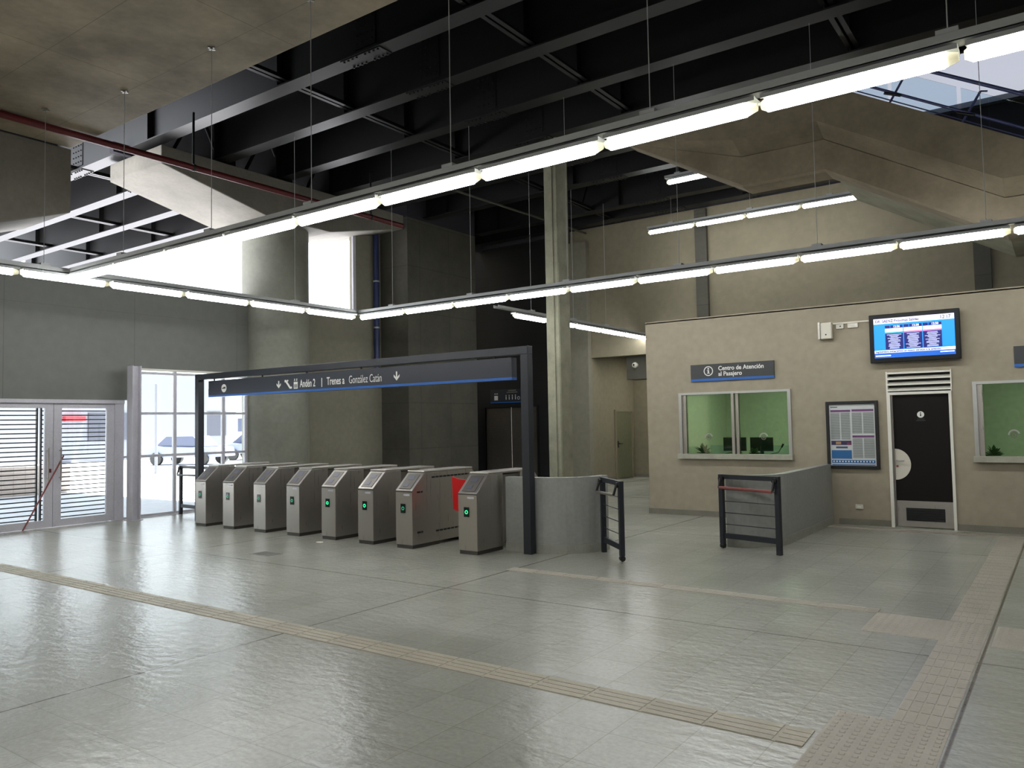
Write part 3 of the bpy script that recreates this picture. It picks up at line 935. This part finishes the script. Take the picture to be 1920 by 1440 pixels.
# escalator and lift pictograms
m = MB()
x, z = -10.88 + O, .145
m.add([(x - .09, sy, z + .075), (x - .05, sy, z + .075), (x + .06, sy, z - .045), (x + .1, sy, z - .045), (x + .1, sy, z - .08), (x + .045, sy, z - .08), (x - .065, sy, z + .035), (x - .09, sy, z + .035),
       (x - .09, sy + .003, z + .075), (x - .05, sy + .003, z + .075), (x + .06, sy + .003, z - .045), (x + .1, sy + .003, z - .045), (x + .1, sy + .003, z - .08), (x + .045, sy + .003, z - .08), (x - .065, sy + .003, z + .035), (x - .09, sy + .003, z + .035)],
      [tuple(range(8)), tuple(range(15, 7, -1))])
m.disc((x - .01, sy, z + .06), .016, 1, .003, 12)
m.build('escalator_icon', M['letter'], sb)
m = MB()
x = -10.68 + O
m.box(x - .05, x + .05, sy, sy + .003, z - .085, z + .03)
for k in (-1, 1):
    m.add([(x + k * .028 - .016, sy, z + .045), (x + k * .028 + .016, sy, z + .045), (x + k * .028, sy, z + .045 + .04)], [(0, 1, 2)])
    m.disc((x + k * .028, sy, z + .075), .012, 1, .003, 10)
m.build('lift_icon', M['letter'], sb)
m = MB()
for k in (-1, 0, 1):
    m.box(x + k * .028 - .007, x + k * .028 + .007, sy - .002, sy, z - .07, z - .01)
m.build('lift_icon_figures', M['sign'], sb)
text('Andén 2', .18, M['letter'], 'lettering', sb, (-10.57 + O, sy, .08), bold=.002, sx=.63)
MB().box(-10.03 + O, -10.015 + O, sy, sy + .003, .06, .21).build('divider', M['letter'], sb)
text('Trenes a', .18, M['letter'], 'lettering', sb, (-9.9 + O, sy, .09), bold=.002, sx=.66)
text('González Catán', .18, M['letter'], 'lettering', sb, (-9.38 + O, sy, .09), bold=-.001, sx=.64)

# ================================================================== TURNSTILES
LEN = 1.57
def turnstile(kind, label, lit):
    t = thing('turnstile', label, 'turnstile', (0, 0, 0), 0, 'row of stainless steel turnstiles')
    W = .32
    # pedestals
    front = [(0, .05), (0, .82), (.26, 1.055), (.6, 1.055), (.6, .05)]
    o = MB().prism(front, 0, 0, W).build('front_cabinet', M['inox'], t, bevel=.006)
    box(.0, W, -.004, .002, .795, .812).build('trim_line', M['plinth_steel'], o)
    rear = [(LEN - .55, .05), (LEN - .55, 1.055), (LEN - .2, 1.055), (LEN, .85), (LEN, .05)]
    MB().prism(rear, 0, 0, W).build('rear_cabinet', M['inox'], t, bevel=.006)
    if kind == 'wide':
        box(.0, W, .6, LEN - .55, .05, 1.055).build('side_panel', M['inox'], t)
        m = MB()
        for (y0, y1, z) in ((.42, 1.28, .985), (.1, .22, .79), (.1, .22, .22), (.5, 1.25, .2)):
            y = y0
            while y < y1:
                m.box(W - .001, W + .003, y, min(y + .07, y1), z - .012, z + .012); y += .085
        m.build('vent_slots', M['black'], t)
    else:
        box(.06, W - .04, .6, LEN - .55, .1, 1.03).build('side_panel', M['inox_dark'], t)
    # top cover
    box(-.005, W + .005, .26, LEN - .2, 1.055, 1.085).build('top_cover', M['inox'], t, bevel=.008)
    box(.01, W - .01, .01, .58, 0, .05).build('plinth', M['plinth_steel'], t)
    box(.01, W - .01, LEN - .53, LEN - .01, 0, .05).build('plinth', M['plinth_steel'], t)
    # sloping reader
    s = Vector((0, .26, .235)).normalized(); nn = Vector((0, -s.z, s.y))
    def slab(a0, a1, x0, x1, h0, h1):
        P0 = Vector((0, 0, .82))
        vs_ = [P0 + s * a + nn * h + Vector((x, 0, 0)) for h in (h0, h1) for a, x in ((a0, x0), (a0, x1), (a1, x1), (a1, x0))]
        return MB().add(vs_, [(0, 3, 2, 1), (4, 5, 6, 7), (0, 1, 5, 4), (1, 2, 6, 5), (2, 3, 7, 6), (3, 0, 4, 7)])
    rd = slab(.03, .32, .05, W - .05, 0, .006).build('card_reader', M['inox_dark'], t)
    slab(.2, .28, .11, W - .11, .006, .009).build('reader_screen', M['keypad'], rd)
    slab(.07, .14, .1, W - .13, .006, .01).build('reader_pad', M['keypad'], rd)
    box(.16, .27, -.004, 0, .745, .77).build('sticker', M['alu_white'], t)
    # direction display
    dp = box(.1, .19, -.006, 0, .5, .63).build('display', M['lens_panel'], t)
    g = MB().ring((.145, -.008, .565), .026, .016, 1, .002, 20)
    g.build('arrow_light', lit, dp)
    # tripod arms on the passage side
    if kind == 'tripod':
        hub = MB().tube((W - .04, .8, .86), (W + .06, .78, .84), .06, 16).build('tripod_hub', M['inox_dark'], t)
        c = Vector((W + .05, .78, .84))
        for d in ((.9, 0, -.1), (.35, -.5, -.75), (.35, .5, -.75)):
            d = Vector(d).normalized()
            MB().tube(c, c + d * .42, .016, 12).build('tripod_arm', M['inox'], t)
    return t
labs = ['leftmost turnstile in the row, in front of the bright glass', 'second turnstile from the left in the row',
        'third turnstile from the left in the row', 'fourth turnstile from the left in the row', 'fifth turnstile from the left in the row',
        'sixth turnstile from the left in the row', 'seventh turnstile from the left, with slotted side panel facing the red flap', 'rightmost turnstile in the row, beside the curved grey wall']
labs = ['stainless steel ' + l for l in labs]
xs = [-13.03, -12.2, -11.33, -10.47, -9.62, -8.77, -7.97, -6.84]
t0 = turnstile('tripod', labs[0], M['green_dim']); t0.location = (xs[0], 8.27, 0)
tlit = turnstile('tripod', labs[4], M['green_led']); tlit.location = (xs[4], 8.27, 0)
for i in (1, 2, 3):
    dup(t0, (xs[i], 8.27, 0), label=labs[i])
dup(tlit, (xs[5], 8.24, 0), label=labs[5])
turnstile('wide', labs[6], M['green_dim']).location = (xs[6], 8.22, 0)
t8 = turnstile('plain', labs[7], M['green_led']); t8.location = (xs[7], 8.26, 0)
# red wing flap reaching from the last turnstile into the wide passage
fl = MB().prism([(-.46, 1.0), (-.37, .97), (-.05, .94), (-.05, .6), (-.2, .47), (-.32, .5), (-.44, .53)], 1, .42, .45)
fl.build('wing_flap', M['red'], t8)['label'] = 'red wing flap'

# ================================================================== LIGHT ROWS
def luminaire(label, group):
    """waterproof tube luminaire along local x, from 0 to 1.27, centre line at z=0"""
    t = thing('tube_light', label, 'light', (0, 0, 0), 0, group)
    MB().tube((.1, 0, 0), (1.22, 0, 0), .053, 18).build('tube', M['tube'], t)
    MB().box(.02, 1.25, -.06, .06, .052, .062).box(.02, 1.25, -.07, -.06, .03, .062).box(.02, 1.25, .06, .07, .03, .062).build('uplight_shield', M['channel'], t)  # tray added above the tube to keep its light off the ceiling
    for a, b, q in ((.02, .1, 1), (1.262, 1.22, -1)):
        MB().tube((a, 0, 0), (b, 0, 0), .028, 18, .052).build('end_cap', M['clear_cap'], t)
    for x in (.3, .97):
        MB().tube((x, 0, .062), (x, 0, .085), .008, 6).build('clip', M['channel'], t)
    return t
def light_row(p, d, n, rowname, endname, group, proto):
    rz = math.atan2(d[1], d[0])
    for i in range(n):
        lab = 'lit tube light in the %s, %s from its %s' % (rowname, ORD[i] if i else 'first', endname)
        loc = (p[0] + d[0] * 1.273 * i, p[1] + d[1] * 1.273 * i, p[2])
        if i == 0 and proto is None:
            proto = luminaire(lab, group); proto.location = loc; proto.rotation_euler = (0, 0, rz)
        else:
            c = dup(proto, loc, rz, lab); c['group'] = group
    return proto
ZT = 4.0
P0 = light_row((2.08, 5.57, ZT), (-1, 0), 11, 'near diagonal row', 'right end', 'tube lights of the near row', None)
light_row((2.04, 11.35, ZT), (-1, 0), 11, 'long row over the booth', 'right end', 'tube lights of the row over the booth', P0)
light_row((2.08, -1.6, ZT), (-1, 0), 10, 'added row behind the viewer', 'right end', 'tube lights added behind the viewer', P0)  # unseen row, added to fill light on the near floor and booth
light_row((-12.0, 11.25, ZT), (0, -1), 8, 'row along the glass entrance wall', 'far end', 'tube lights along the entrance wall', P0)
light_row((-3.55, 18.2, 6.555), (-1, 0), 4, 'high back wall row', 'right end', 'tube lights by the back wall', P0)
light_row((-9.6, 13.5, 4.05), (0, 1), 5, 'row leading into the back corridor', 'near end', 'tube lights towards the corridor', P0)
c = dup(P0, (-5.8, 15.9, 6.99), PI, 'lone lit tube light hung high left of the stair soffit'); c['group'] = 'lone tube light'
MB().tube((-6.1, 15.9, 7.04), (-6.1, 15.9, 7.35), .006, 6).tube((-6.8, 15.9, 7.04), (-6.8, 15.9, 7.35), .006, 6)
def channel(label, a, b, z):
    """slotted carrier channel above a row of tubes"""
    a, b = Vector((*a, z)), Vector((*b, z))
    L = (b - a).length
    t = thing('light_channel', label, 'channel', a, math.atan2((b - a).y, (b - a).x))
    m = MB()
    m.box(0, L, -.06, .06, 0, .006).box(0, L, -.06, -.054, 0, .06).box(0, L, .054, .06, 0, .06)
    m.build('rail', M['channel'], t)
    return t
zc = ZT + .085
channel('galvanised channel carrying the added tubes behind the viewer', (-11.9, -1.6), (3.3, -1.6), zc)
channel('galvanised channel carrying the near diagonal row of tubes', (-11.9, 5.57), (3.3, 5.57), zc)
channel('galvanised channel carrying the row of tubes over the booth', (-11.97, 11.35), (3.3, 11.35), zc)
channel('galvanised channel carrying the tubes along the entrance wall', (-12.0, 1.0), (-12.0, 11.28), zc)
channel('thin channel carrying the short high row by the back wall', (-8.65, 18.2), (-3.5, 18.2), 6.555 + .085)
channel('thin channel carrying the tubes towards the back corridor', (-9.6, 12.9), (-9.6, 19.8), 4.05 + .085)
def rod(x, y, z0, z1, label, group, bracket=True):
    t = thing('hanger_rod', label, 'rod', (x, y, z0), 0, group)
    MB().tube((0, 0, .09), (0, 0, z1 - z0), .0045, 6).build('wire', M['channel'], t)
    box(-.064, .064, -.064, .064, .06, .09).build('clamp', M['channel'], t)
    if bracket:
        m = MB().disc((0, 0, z1 - z0 - .03), .02, 2, .03, 12).box(-.05, .05, -.012, .012, z1 - z0 - .02, z1 - z0).box(-.012, .012, -.05, .05, z1 - z0 - .02, z1 - z0)
        m.build('ceiling_bracket', M['alu'], t)
for i, x in enumerate((-.54, -2.6, -4.64, -6.61, -8.45, -10.5)):
    rod(x, 5.57, zc + .0, 6.45, 'thin hanger rod of the near tube row, %s from the right' % ORD[i], 'hanger rods of the near row')
for i, x in enumerate((-.78, -2.81, -4.88, -6.91, -9.01, -11.03)):
    rod(x, 11.35, zc, 7.35, 'thin hanger rod of the row over the booth, %s from the right' % ORD[i], 'hanger rods of the row over the booth', False)
for i, x in enumerate((-1, -5, -9)):
    rod(x, -1.6, zc, 6.45, 'hanger rod of the added row behind the viewer, %s from the right' % ORD[i], 'hanger rods of the added row')
for i, (y, zt) in enumerate(((9.7, 7.35), (5.2, 6.45), (3.2, 6.45))):
    rod(-12.0, y, zc, zt, 'thin hanger rod of the entrance wall tube row, %s from the pier' % ORD[i], 'hanger rods of the entrance wall row', zt < 7)
for i, x in enumerate((-8.0, -6.0, -4.2)):
    rod(x, 18.2, 6.555 + .085, 7.35, 'short rod of the high back row, %s from left' % ORD[i], 'hanger rods of the back row', False)
for i, y in enumerate((14.2, 16.0, 17.6)):
    rod(-9.6, y, 4.135, 7.35, 'thin hanger rod of the corridor tube row, %s from its near end' % ORD[i], 'hanger rods of the corridor row', False)
channel('short channel of the lone high tube light left of the stair', (-7.1, 15.9), (-5.78, 15.9), 7.075)
for x, w in ((-6.1, 'right'), (-6.8, 'left')):
    rod(x, 15.9, 7.075, 7.35, 'short hanger rod on the %s of the lone high tube' % w, 'hanger rods of the lone tube', False)

# ================================================================== ROOF STEEL
def girder(y, x0, x1, label, splices):
    t = thing('roof_girder', label, 'girder', ((x0 + x1) / 2, y, 7.35), 0, 'parallel roof girders')
    w = (x1 - x0) / 2
    m = MB().box(-w, w, -.15, .15, 0, .025).box(-w, w, -.15, .15, 1.175, 1.2).box(-w, w, -.008, .008, .025, 1.175)
    k = -w + .8
    while k < w:
        m.box(k - .006, k + .006, -.13, .13, .025, 1.175); k += 3.95
    m.build('girder_body', M['girder'], t)
    cx = (x0 + x1) / 2
    for sx_ in splices:
        a = sx_ - cx
        m = MB().box(a - .42, a + .42, -.13, .13, -.018, 0).box(a - .22, a + .22, -.022, -.008, .15, 1.05)
        for i in range(9):
            for yy in (-.1, .1):
                if i != 4:
                    m.tube((a - .36 + i * .09, yy, -.018), (a - .36 + i * .09, yy, -.04), .018, 8)
        for i in range(4):
            for j in range(7):
                m.tube((a - .17 + i * .11, -.022, .24 + j * .12), (a - .17 + i * .11, -.04, .24 + j * .12), .015, 6)
        m.build('splice_plate', M['girder'], t)
for i, y in enumerate((8.22, 9.68, 11.25, 12.8)):
    girder(y, -31, 5.1, 'long dark plate girder under the roof, %s behind the concrete slab edge' % ORD[i], (-8.5, -17.4))
for i, y in enumerate((14.35, 15.9, 18.2, 19.3)):
    girder(y, -15.2 if y < 15.1 or y > 19 else -14.15, -4.05, 'short dark plate girder towards the back wall, %s past the booth lamps' % ORD[i], (-8.5,))
def purlin(x, y0, y1, label):
    t = thing('roof_purlin', label, 'purlin', (x, y0, 7.42), 0, 'cross ties between roof girders')
    L = y1 - y0
    MB().box(-.09, -.01, 0, L, 0, .012).box(.01, .09, 0, L, 0, .012).box(-.02, -.01, 0, L, 0, .1).box(.01, .02, 0, L, 0, .1).build('angle_pair', M['girder'], t)
    y = .8
    while y < L - .8:
        MB().tube((0, y, .1), (.0, y + .75, 1.5), .03, 8).build('brace', M['girder'], t)
        y += 1.52
for i, (x, lab) in enumerate(((-2.5, 'rightmost slim steel tie crossing the girders above the near lamps'), (-6.4, 'slim steel tie crossing the girders over the middle of the hall'), (-10.3, 'slim steel tie crossing the girders over the turnstiles'))):
    purlin(x, 6.3, 19.8 if x < -4 else 13.9, lab)
for x, lab in ((-17.45, 'slim steel tie in the sunlit outer roof, nearest to the pier'), (-21.35, 'slim steel tie in the middle of the sunlit outer roof'), (-25.4, 'slim steel tie in the sunlit outer roof, farthest out')):
    purlin(x, 6.3, 13.2, lab)
# diagonal braces standing on the pier cap
for i, y in enumerate((9.3, 11.0, 12.7)):
    t = thing('cap_brace', 'dark steel bracing frame on top of the pier cap, %s from the slab' % ORD[i], 'brace', (-14.6, y, 7.3), 0, 'bracing frames on the pier cap')
    MB().tube((0, -.6, 0), (0, 0, 1.2), .04, 8).tube((0, .6, 0), (0, 0, 1.2), .04, 8).tube((0, -.7, .03), (0, .7, .03), .03, 8).build('braces', M['girder'], t)
# red fire pipe, blue downpipe, thin conduit
t = thing('fire_pipe', 'red fire main running under the slab edge towards the pier', 'pipe', (-12.5, 0, 6.38))
MB().tube((0, -3, 0), (0, 13.2, 0), .055, 16).build('pipe_run', M['pipe_red'], t)
for y in (2.5, 7.88, 12.2):
    MB().ring((0, y - .02, 0), .066, .054, 1, .04, 20).tube((0, y, .05), (0, y, 6.45 - 6.38 if y < 6.2 else 1.0), .008 if y < 6.2 else .022, 8).build('pipe_hanger', M['girder'], t)
t = thing('downpipe', 'dark blue vertical pipe on the wall right of the bright opening', 'pipe', (-15.08, 14.9, 0))
MB().tube((0, 0, 2.8), (0, 0, 7.0), .075, 16).build('pipe_run', plain('navy pipe paint', (36, 48, 92), .4), t)
for z in (5.6, 4.35, 3.0):
    MB().ring((0, 0, z), .09, .074, 2, .04, 20).build('pipe_clip', M['channel'], t)
t = thing('ceiling_conduit', 'thin grey conduit under the girders before the dark lift front', 'conduit', (-11.6, 13.6, 7.28))
MB().tube((-.1, 0, 0), (.2, 6.2, 0), .03, 8).build('pipe_run', M['shaft'], t)

# slender concrete column
t = thing('concrete_column', 'slender pale concrete column rising behind the curved wall', 'column', (-8.18, 13.05, 0))
m = MB().prism([(-.16, -.18), (-.14, -.2), (.13, -.2), (.15, -.18), (.15, .2), (-.16, .2)], 2, 0, 7.35)
m.build('shaft', M['pillar'], t)
MB().tube((.04, -.212, 0), (.04, -.212, 7.3), .012, 8).build('conduit', M['pillar'], t)

# lift door and sign
d3 = struct(bpy.data.objects.new('door_3', None)); COL.objects.link(d3)
for a, b in ((-15.3, -14.32), (-14.3, -13.32)):
    box(a, b, 19.95, 20.0, 0, 2.25).build('door_leaf', mottled('lift door sheet', (112, 106, 98), .1, 1, .4, .02, metal=.6), d3)
m = MB().box(-15.36, -15.3, 19.86, 20.0, 0, 2.3).box(-13.3, -13.24, 19.86, 20.0, 0, 2.3).box(-15.3, -13.3, 19.86, 20.0, 2.25, 2.31)
m.build('door_frame', M['black'], d3)
t = thing('lift_sign', 'small dark sign with white pictograms above the lift door', 'sign', (-14.45, 19.9, 2.42))
box(-.6, .75, -.05, 0, 0, .4).build('sign_board', M['sign'], t)
box(-.6, .75, -.052, 0, -.03, 0).build('sign_stripe', M['blue'], t)
m = MB()
m.box(-.44, -.3, -.054, -.05, .06, .2)
for k in range(3):
    m.tube((-.42 + k * .05, -.054, .26), (-.42 + k * .05, -.05, .26), .016, 10)
for k in range(4):
    x = .02 + k * .12
    m.box(x - .012, x + .012, -.054, -.05, .07, .17); m.disc((x, -.054, .2), .016, 1, .004, 10)
m.ring((.5, -.054, .11), .05, .035, 1, .004, 16)
m.build('pictogram', M['letter'], t)
for z, w in ((.34, .15), (.28, .2)):
    box(.25 - w, .25 + w, -.054, -.05, z, z + .03).build('caption_line', M['plinth'], t)

t = thing('corridor_fill_light', 'hidden square light added to brighten the back corridor', 'light', (-9.6, 21.4, 3.75))  # unseen lamp, added because the corridor came out too dark
box(-.3, .3, -.3, .3, -.04, 0).build('housing', M['white'], t)
box(-.28, .28, -.28, .28, -.045, -.04).build('diffuser', M['lamp_panel'], t)
# corridor door, camera
d4 = struct(bpy.data.objects.new('door_4', None)); COL.objects.link(d4)
cd = mottled('grey green door sheet', (122, 122, 98), .04, 1, .5, .02)
box(-11.3, -11.27, 21.15, 22.15, .02, 2.04).build('door_leaf', cd, d4)
m = MB().box(-11.3, -11.25, 21.08, 21.15, 0, 2.1).box(-11.3, -11.25, 22.15, 22.22, 0, 2.1).box(-11.3, -11.25, 21.15, 22.15, 2.04, 2.1)
m.build('door_frame', M['beige2'], d4)
MB().tube((-11.27, 21.25, 1.07), (-11.2, 21.25, 1.07), .014, 8).tube((-11.2, 21.25, 1.07), (-11.2, 21.42, 1.07), .013, 8).box(-11.27, -11.26, 21.22, 21.28, .95, 1.15).build('door_handle', M['black'], d4)
t = thing('security_camera', 'white dome camera on the dark beam at the corridor mouth', 'camera', (-10.02, 20.05, 3.33))
MB().tube((0, 0, 0), (0, -.07, 0), .085, 20, .075).build('base', M['white'], t)
MB().tube((0, -.07, 0), (0, -.12, 0), .065, 20, .035).build('housing', M['white'], t)
MB().disc((0, -.124, 0), .03, 1, .006).build('lens', M['black'], t)

# floor drain cover and a paper scrap
t = thing('drain_cover', 'dark rectangular drain cover in the floor before the turnstiles', 'drain', (-9.2, 6.92, 0))
m = MB().box(-.2, .2, -.13, .13, -.01, .003)
for k in range(9):
    m.box(-.17 + k * .04, -.15 + k * .04, -.11, .11, .003, .005)
m.build('grate', mottled('worn drain iron', (120, 118, 112), .2, 6, .6, .1), t)
m = MB().add([(-.05, -.03, .001), (.05, -.03, .001), (.05, .03, .001), (-.05, .03, .001), (-.045, -.025, .012), (.045, -.03, .006), (.045, .025, .016), (-.05, .03, .008)],
             [(0, 3, 2, 1), (4, 5, 6, 7), (0, 1, 5, 4), (1, 2, 6, 5), (2, 3, 7, 6), (3, 0, 4, 7)])
tag(m.build('paper_scrap', M['white'], None, (-9.35, 8.0, 0)), 'tiny white scrap of paper on the floor before the turnstiles', 'paper')

# ================================================================== STAIR AT UPPER RIGHT
S = math.tan(math.radians(30))
def path_z(x):
    if x < -4.2:
        return 6.17 + (-4.2 - x) * .565
    if x < -2.92:
        return 6.17
    if x < -.62:
        return 6.17 - (x + 2.92) * .578
    return 4.84
def top_z(x):
    return 6.5 - .571 * (min(x, 0) + 2.46)
XS = [-6.3, -4.2, -2.92, -2.75, -.62, 0, 2.5]
def sweep(sec, name, mat, parent, xs=XS):
    """sweep a closed YZ section along X; z is relative to the soffit line, or to the parapet top when the third entry is set"""
    m = MB(); n = len(sec)
    vs_ = [(x, q[0], min(6.7, (top_z(x) if len(q) > 2 else path_z(x)) + q[1])) for x in xs for q in sec]
    fs = [tuple(range(n)), tuple(range(len(vs_) - 1, len(vs_) - n - 1, -1))]
    for i in range(len(xs) - 1):
        for k in range(n):
            a, b = i * n + k, i * n + (k + 1) % n
            fs.append((a, a + n, b + n, b))
    m.add(vs_, fs)
    return m.build(name, mat, parent)
st = thing('concrete_stair', 'heavy brown stained concrete stair descending to the right above the booth', 'stair', (0, 0, 0))
sweep([(12.0, .0), (12.0, 0, 1), (12.12, 0, 1), (12.12, -.32, 1), (12.96, -.32, 1), (12.96, -.15), (12.4, -.16)], 'flight', M['stair'], st)
sweep([(12.4, -.17), (12.4, -.63), (12.46, -.66), (12.9, -.66), (12.95, -.6), (12.95, -.15)], 'spine_beam', M['stair'], st)
sweep([(12.96, -.32, 1), (14.6, -.32, 1), (14.6, -.62), (12.96, -.57)], 'side_slab', M['pillar'], st, [-2.92, -2.75, -.62, 0, 2.5])
# glass balustrade on the near edge of the flight
bl = thing('glass_balustrade', 'glass balustrade with blue grey rails on the upper edge of the stair', 'balustrade', (0, 0, 0))
M['railblue'] = plain('blue grey rail paint', (70, 76, 120), .35)
def rail(off, r_, name, x0, x1=0):
    m = MB().tube((x0, 12.06, top_z(x0) + off), (0, 12.06, top_z(0) + off), r_, 10)
    m.tube((0, 12.06, top_z(0) + off), (2.0, 12.06, top_z(0) + off), r_, 10)
    return m.build(name, M['railblue'], bl)
rail(.17, .02, 'lower_rail', -2.3)
rail(.62, .026, 'hand_rail', -1.5)
rail(.05, .009, 'glass_shoe', -2.5)
for x in (-1.93, -1.05, -.17):
    z = top_z(x) + .005
    m = MB().tube((x, 12.06, z), (x + .23, 12.06, z + .38), .017, 8)
    m.tube((x + .23, 12.06, z + .38), (x + .31, 12.06, z + .36), .012, 8)
    m.build('post', M['railblue'], bl)
    MB().tube((x - .06, 12.03, z + .15), (x + .15, 12.03, z + .06), .02, 8).build('clamp', M['black'], bl)
for a, b in ((-2.5, -1.95), (-1.9, -1.1), (-1.05, -.2)):
    vs_ = [(a, 12.08, top_z(a) + .03), (b, 12.08, top_z(b) + .03), (b, 12.08, top_z(b) + .5), (a, 12.08, top_z(a) + .5)]
    vs_ += [(x, 12.09, z) for x, _, z in vs_]
    MB().add(vs_, [(0, 1, 2, 3), (7, 6, 5, 4), (0, 4, 5, 1), (1, 5, 6, 2), (2, 6, 7, 3), (3, 7, 4, 0)]).build('glass_panel', M['glass_blue'], bl)
# translucent skylight in the roof beyond the stair
k = NT('translucent skylight sheet')
tl = k.n('ShaderNodeBsdfTranslucent'); tl.inputs[0].default_value = (.026, .028, .034, 1)
k.l(tl.outputs[0], k.out.inputs[0])
SZ = 8.1
struct(MB().add([(SK[0], SK[2], SZ), (SK[1], SK[2], SZ), (SK[1], SK[3], SZ), (SK[0], SK[3], SZ)], [(0, 1, 2, 3)]).build('window_4', k.m))
struct(box(SK[0] - .1, SK[1], SK[2] - .1, SK[2], SZ - .05, DECK).build('trim_20', M['girder']))
struct(box(SK[0] - .1, SK[0], SK[2], SK[3], SZ - .05, DECK).build('trim_21', M['girder']))
struct(box(SK[0] - .1, SK[1], SK[3], SK[3] + .1, SZ - .05, DECK).build('trim_22', M['girder']))

# ================================================================== OUTSIDE
struct(box(-140, -15.35, -60, 80, -.35, -.02).build('ground_outside', M['asphalt']))
t = thing('planter_wall', 'low tan brick wall outside behind the glass doors', 'wall', (-24, 9.5, -.02))
box(-.2, .2, -4, 1.6, 0, .8).build('wall_body', M['brick'], t)
t = thing('building', 'grey building with dark gateway outside behind the glass doors', 'building', (-46, 16, -.02))
box(-6, 0, -16, 14, 0, 5.2).build('wall', M['outgrey'], t)
box(0, .1, -10, 0, 0, 3.4).build('gateway', M['outdark'], t)
box(0, .1, 6.4, 9, 1.2, 2.8).build('window', M['outdark'], t)
box(0, .4, 5.0, 6.1, 2.32, 2.6).build('sign_panel', M['red_out'], t)
t = thing('building', 'pale long building far outside behind the fixed glazing', 'building', (-75, 62, -.02))
box(-6, 0, -22, 40, 0, 6).build('wall', M['outgrey'], t)
for i in range(9):
    box(0, .1, -20 + i * 6.2, -17 + i * 6.2, 1, 3.6).build('window', M['outdark'], t)
def vehicle(kind, x, y, rz, label, mat):
    if kind == 'car':
        t = thing('car', label, 'car', (x, y, -.02), rz)
        MB().prism([(-2, .35), (-2, .8), (-1.3, .95), (2, .85), (2.1, .4)], 1, -.8, .8).build('body', mat, t, bevel=.05)
        MB().prism([(-1.4, .93), (-.8, 1.42), (.7, 1.42), (1.3, .88)], 1, -.7, .7).build('cabin', M['car_glass'], t, bevel=.04)
        w = (-1.25, 1.3); rr = .32
    else:
        t = thing('bus', label, 'bus', (x, y, -.02), rz)
        box(-4.5, 4.5, -1.2, 1.2, .4, 3.0).build('body', mat, t, bevel=.12)
        box(-4.2, 4.52, -1.22, 1.22, 1.5, 2.5).build('window_band', M['car_glass'], t)
        w = (-3, 3); rr = .48
    for wx in w:
        for s in (-1, 1):
            yy = s * (.8 if kind == 'car' else 1.2)
            MB().tube((wx, yy - .1, rr), (wx, yy + .1, rr), rr, 16).build('wheel', M['rubber'], t)
vehicle('bus', -47, 38, .3, 'pale bus parked outside behind the glazing left of the gantry', M['car_white'])
vehicle('car', -36, 22.5, .4, 'blue grey car parked outside, left of the window mullion', M['car_grey'])
vehicle('car', -37, 27.5, .5, 'blue grey car parked outside, right of the window mullion', M['car_grey'])
vehicle('car', -40, 35, 1.2, 'red car parked outside near the round pier', M['red_out'])
t = thing('lamp_post', 'thin pale post standing outside beyond the glazing', 'post', (-30, 17.3, -.02))
MB().tube((0, 0, 0), (0, 0, 3.6), .06, 10).build('shaft', M['outgrey'], t)
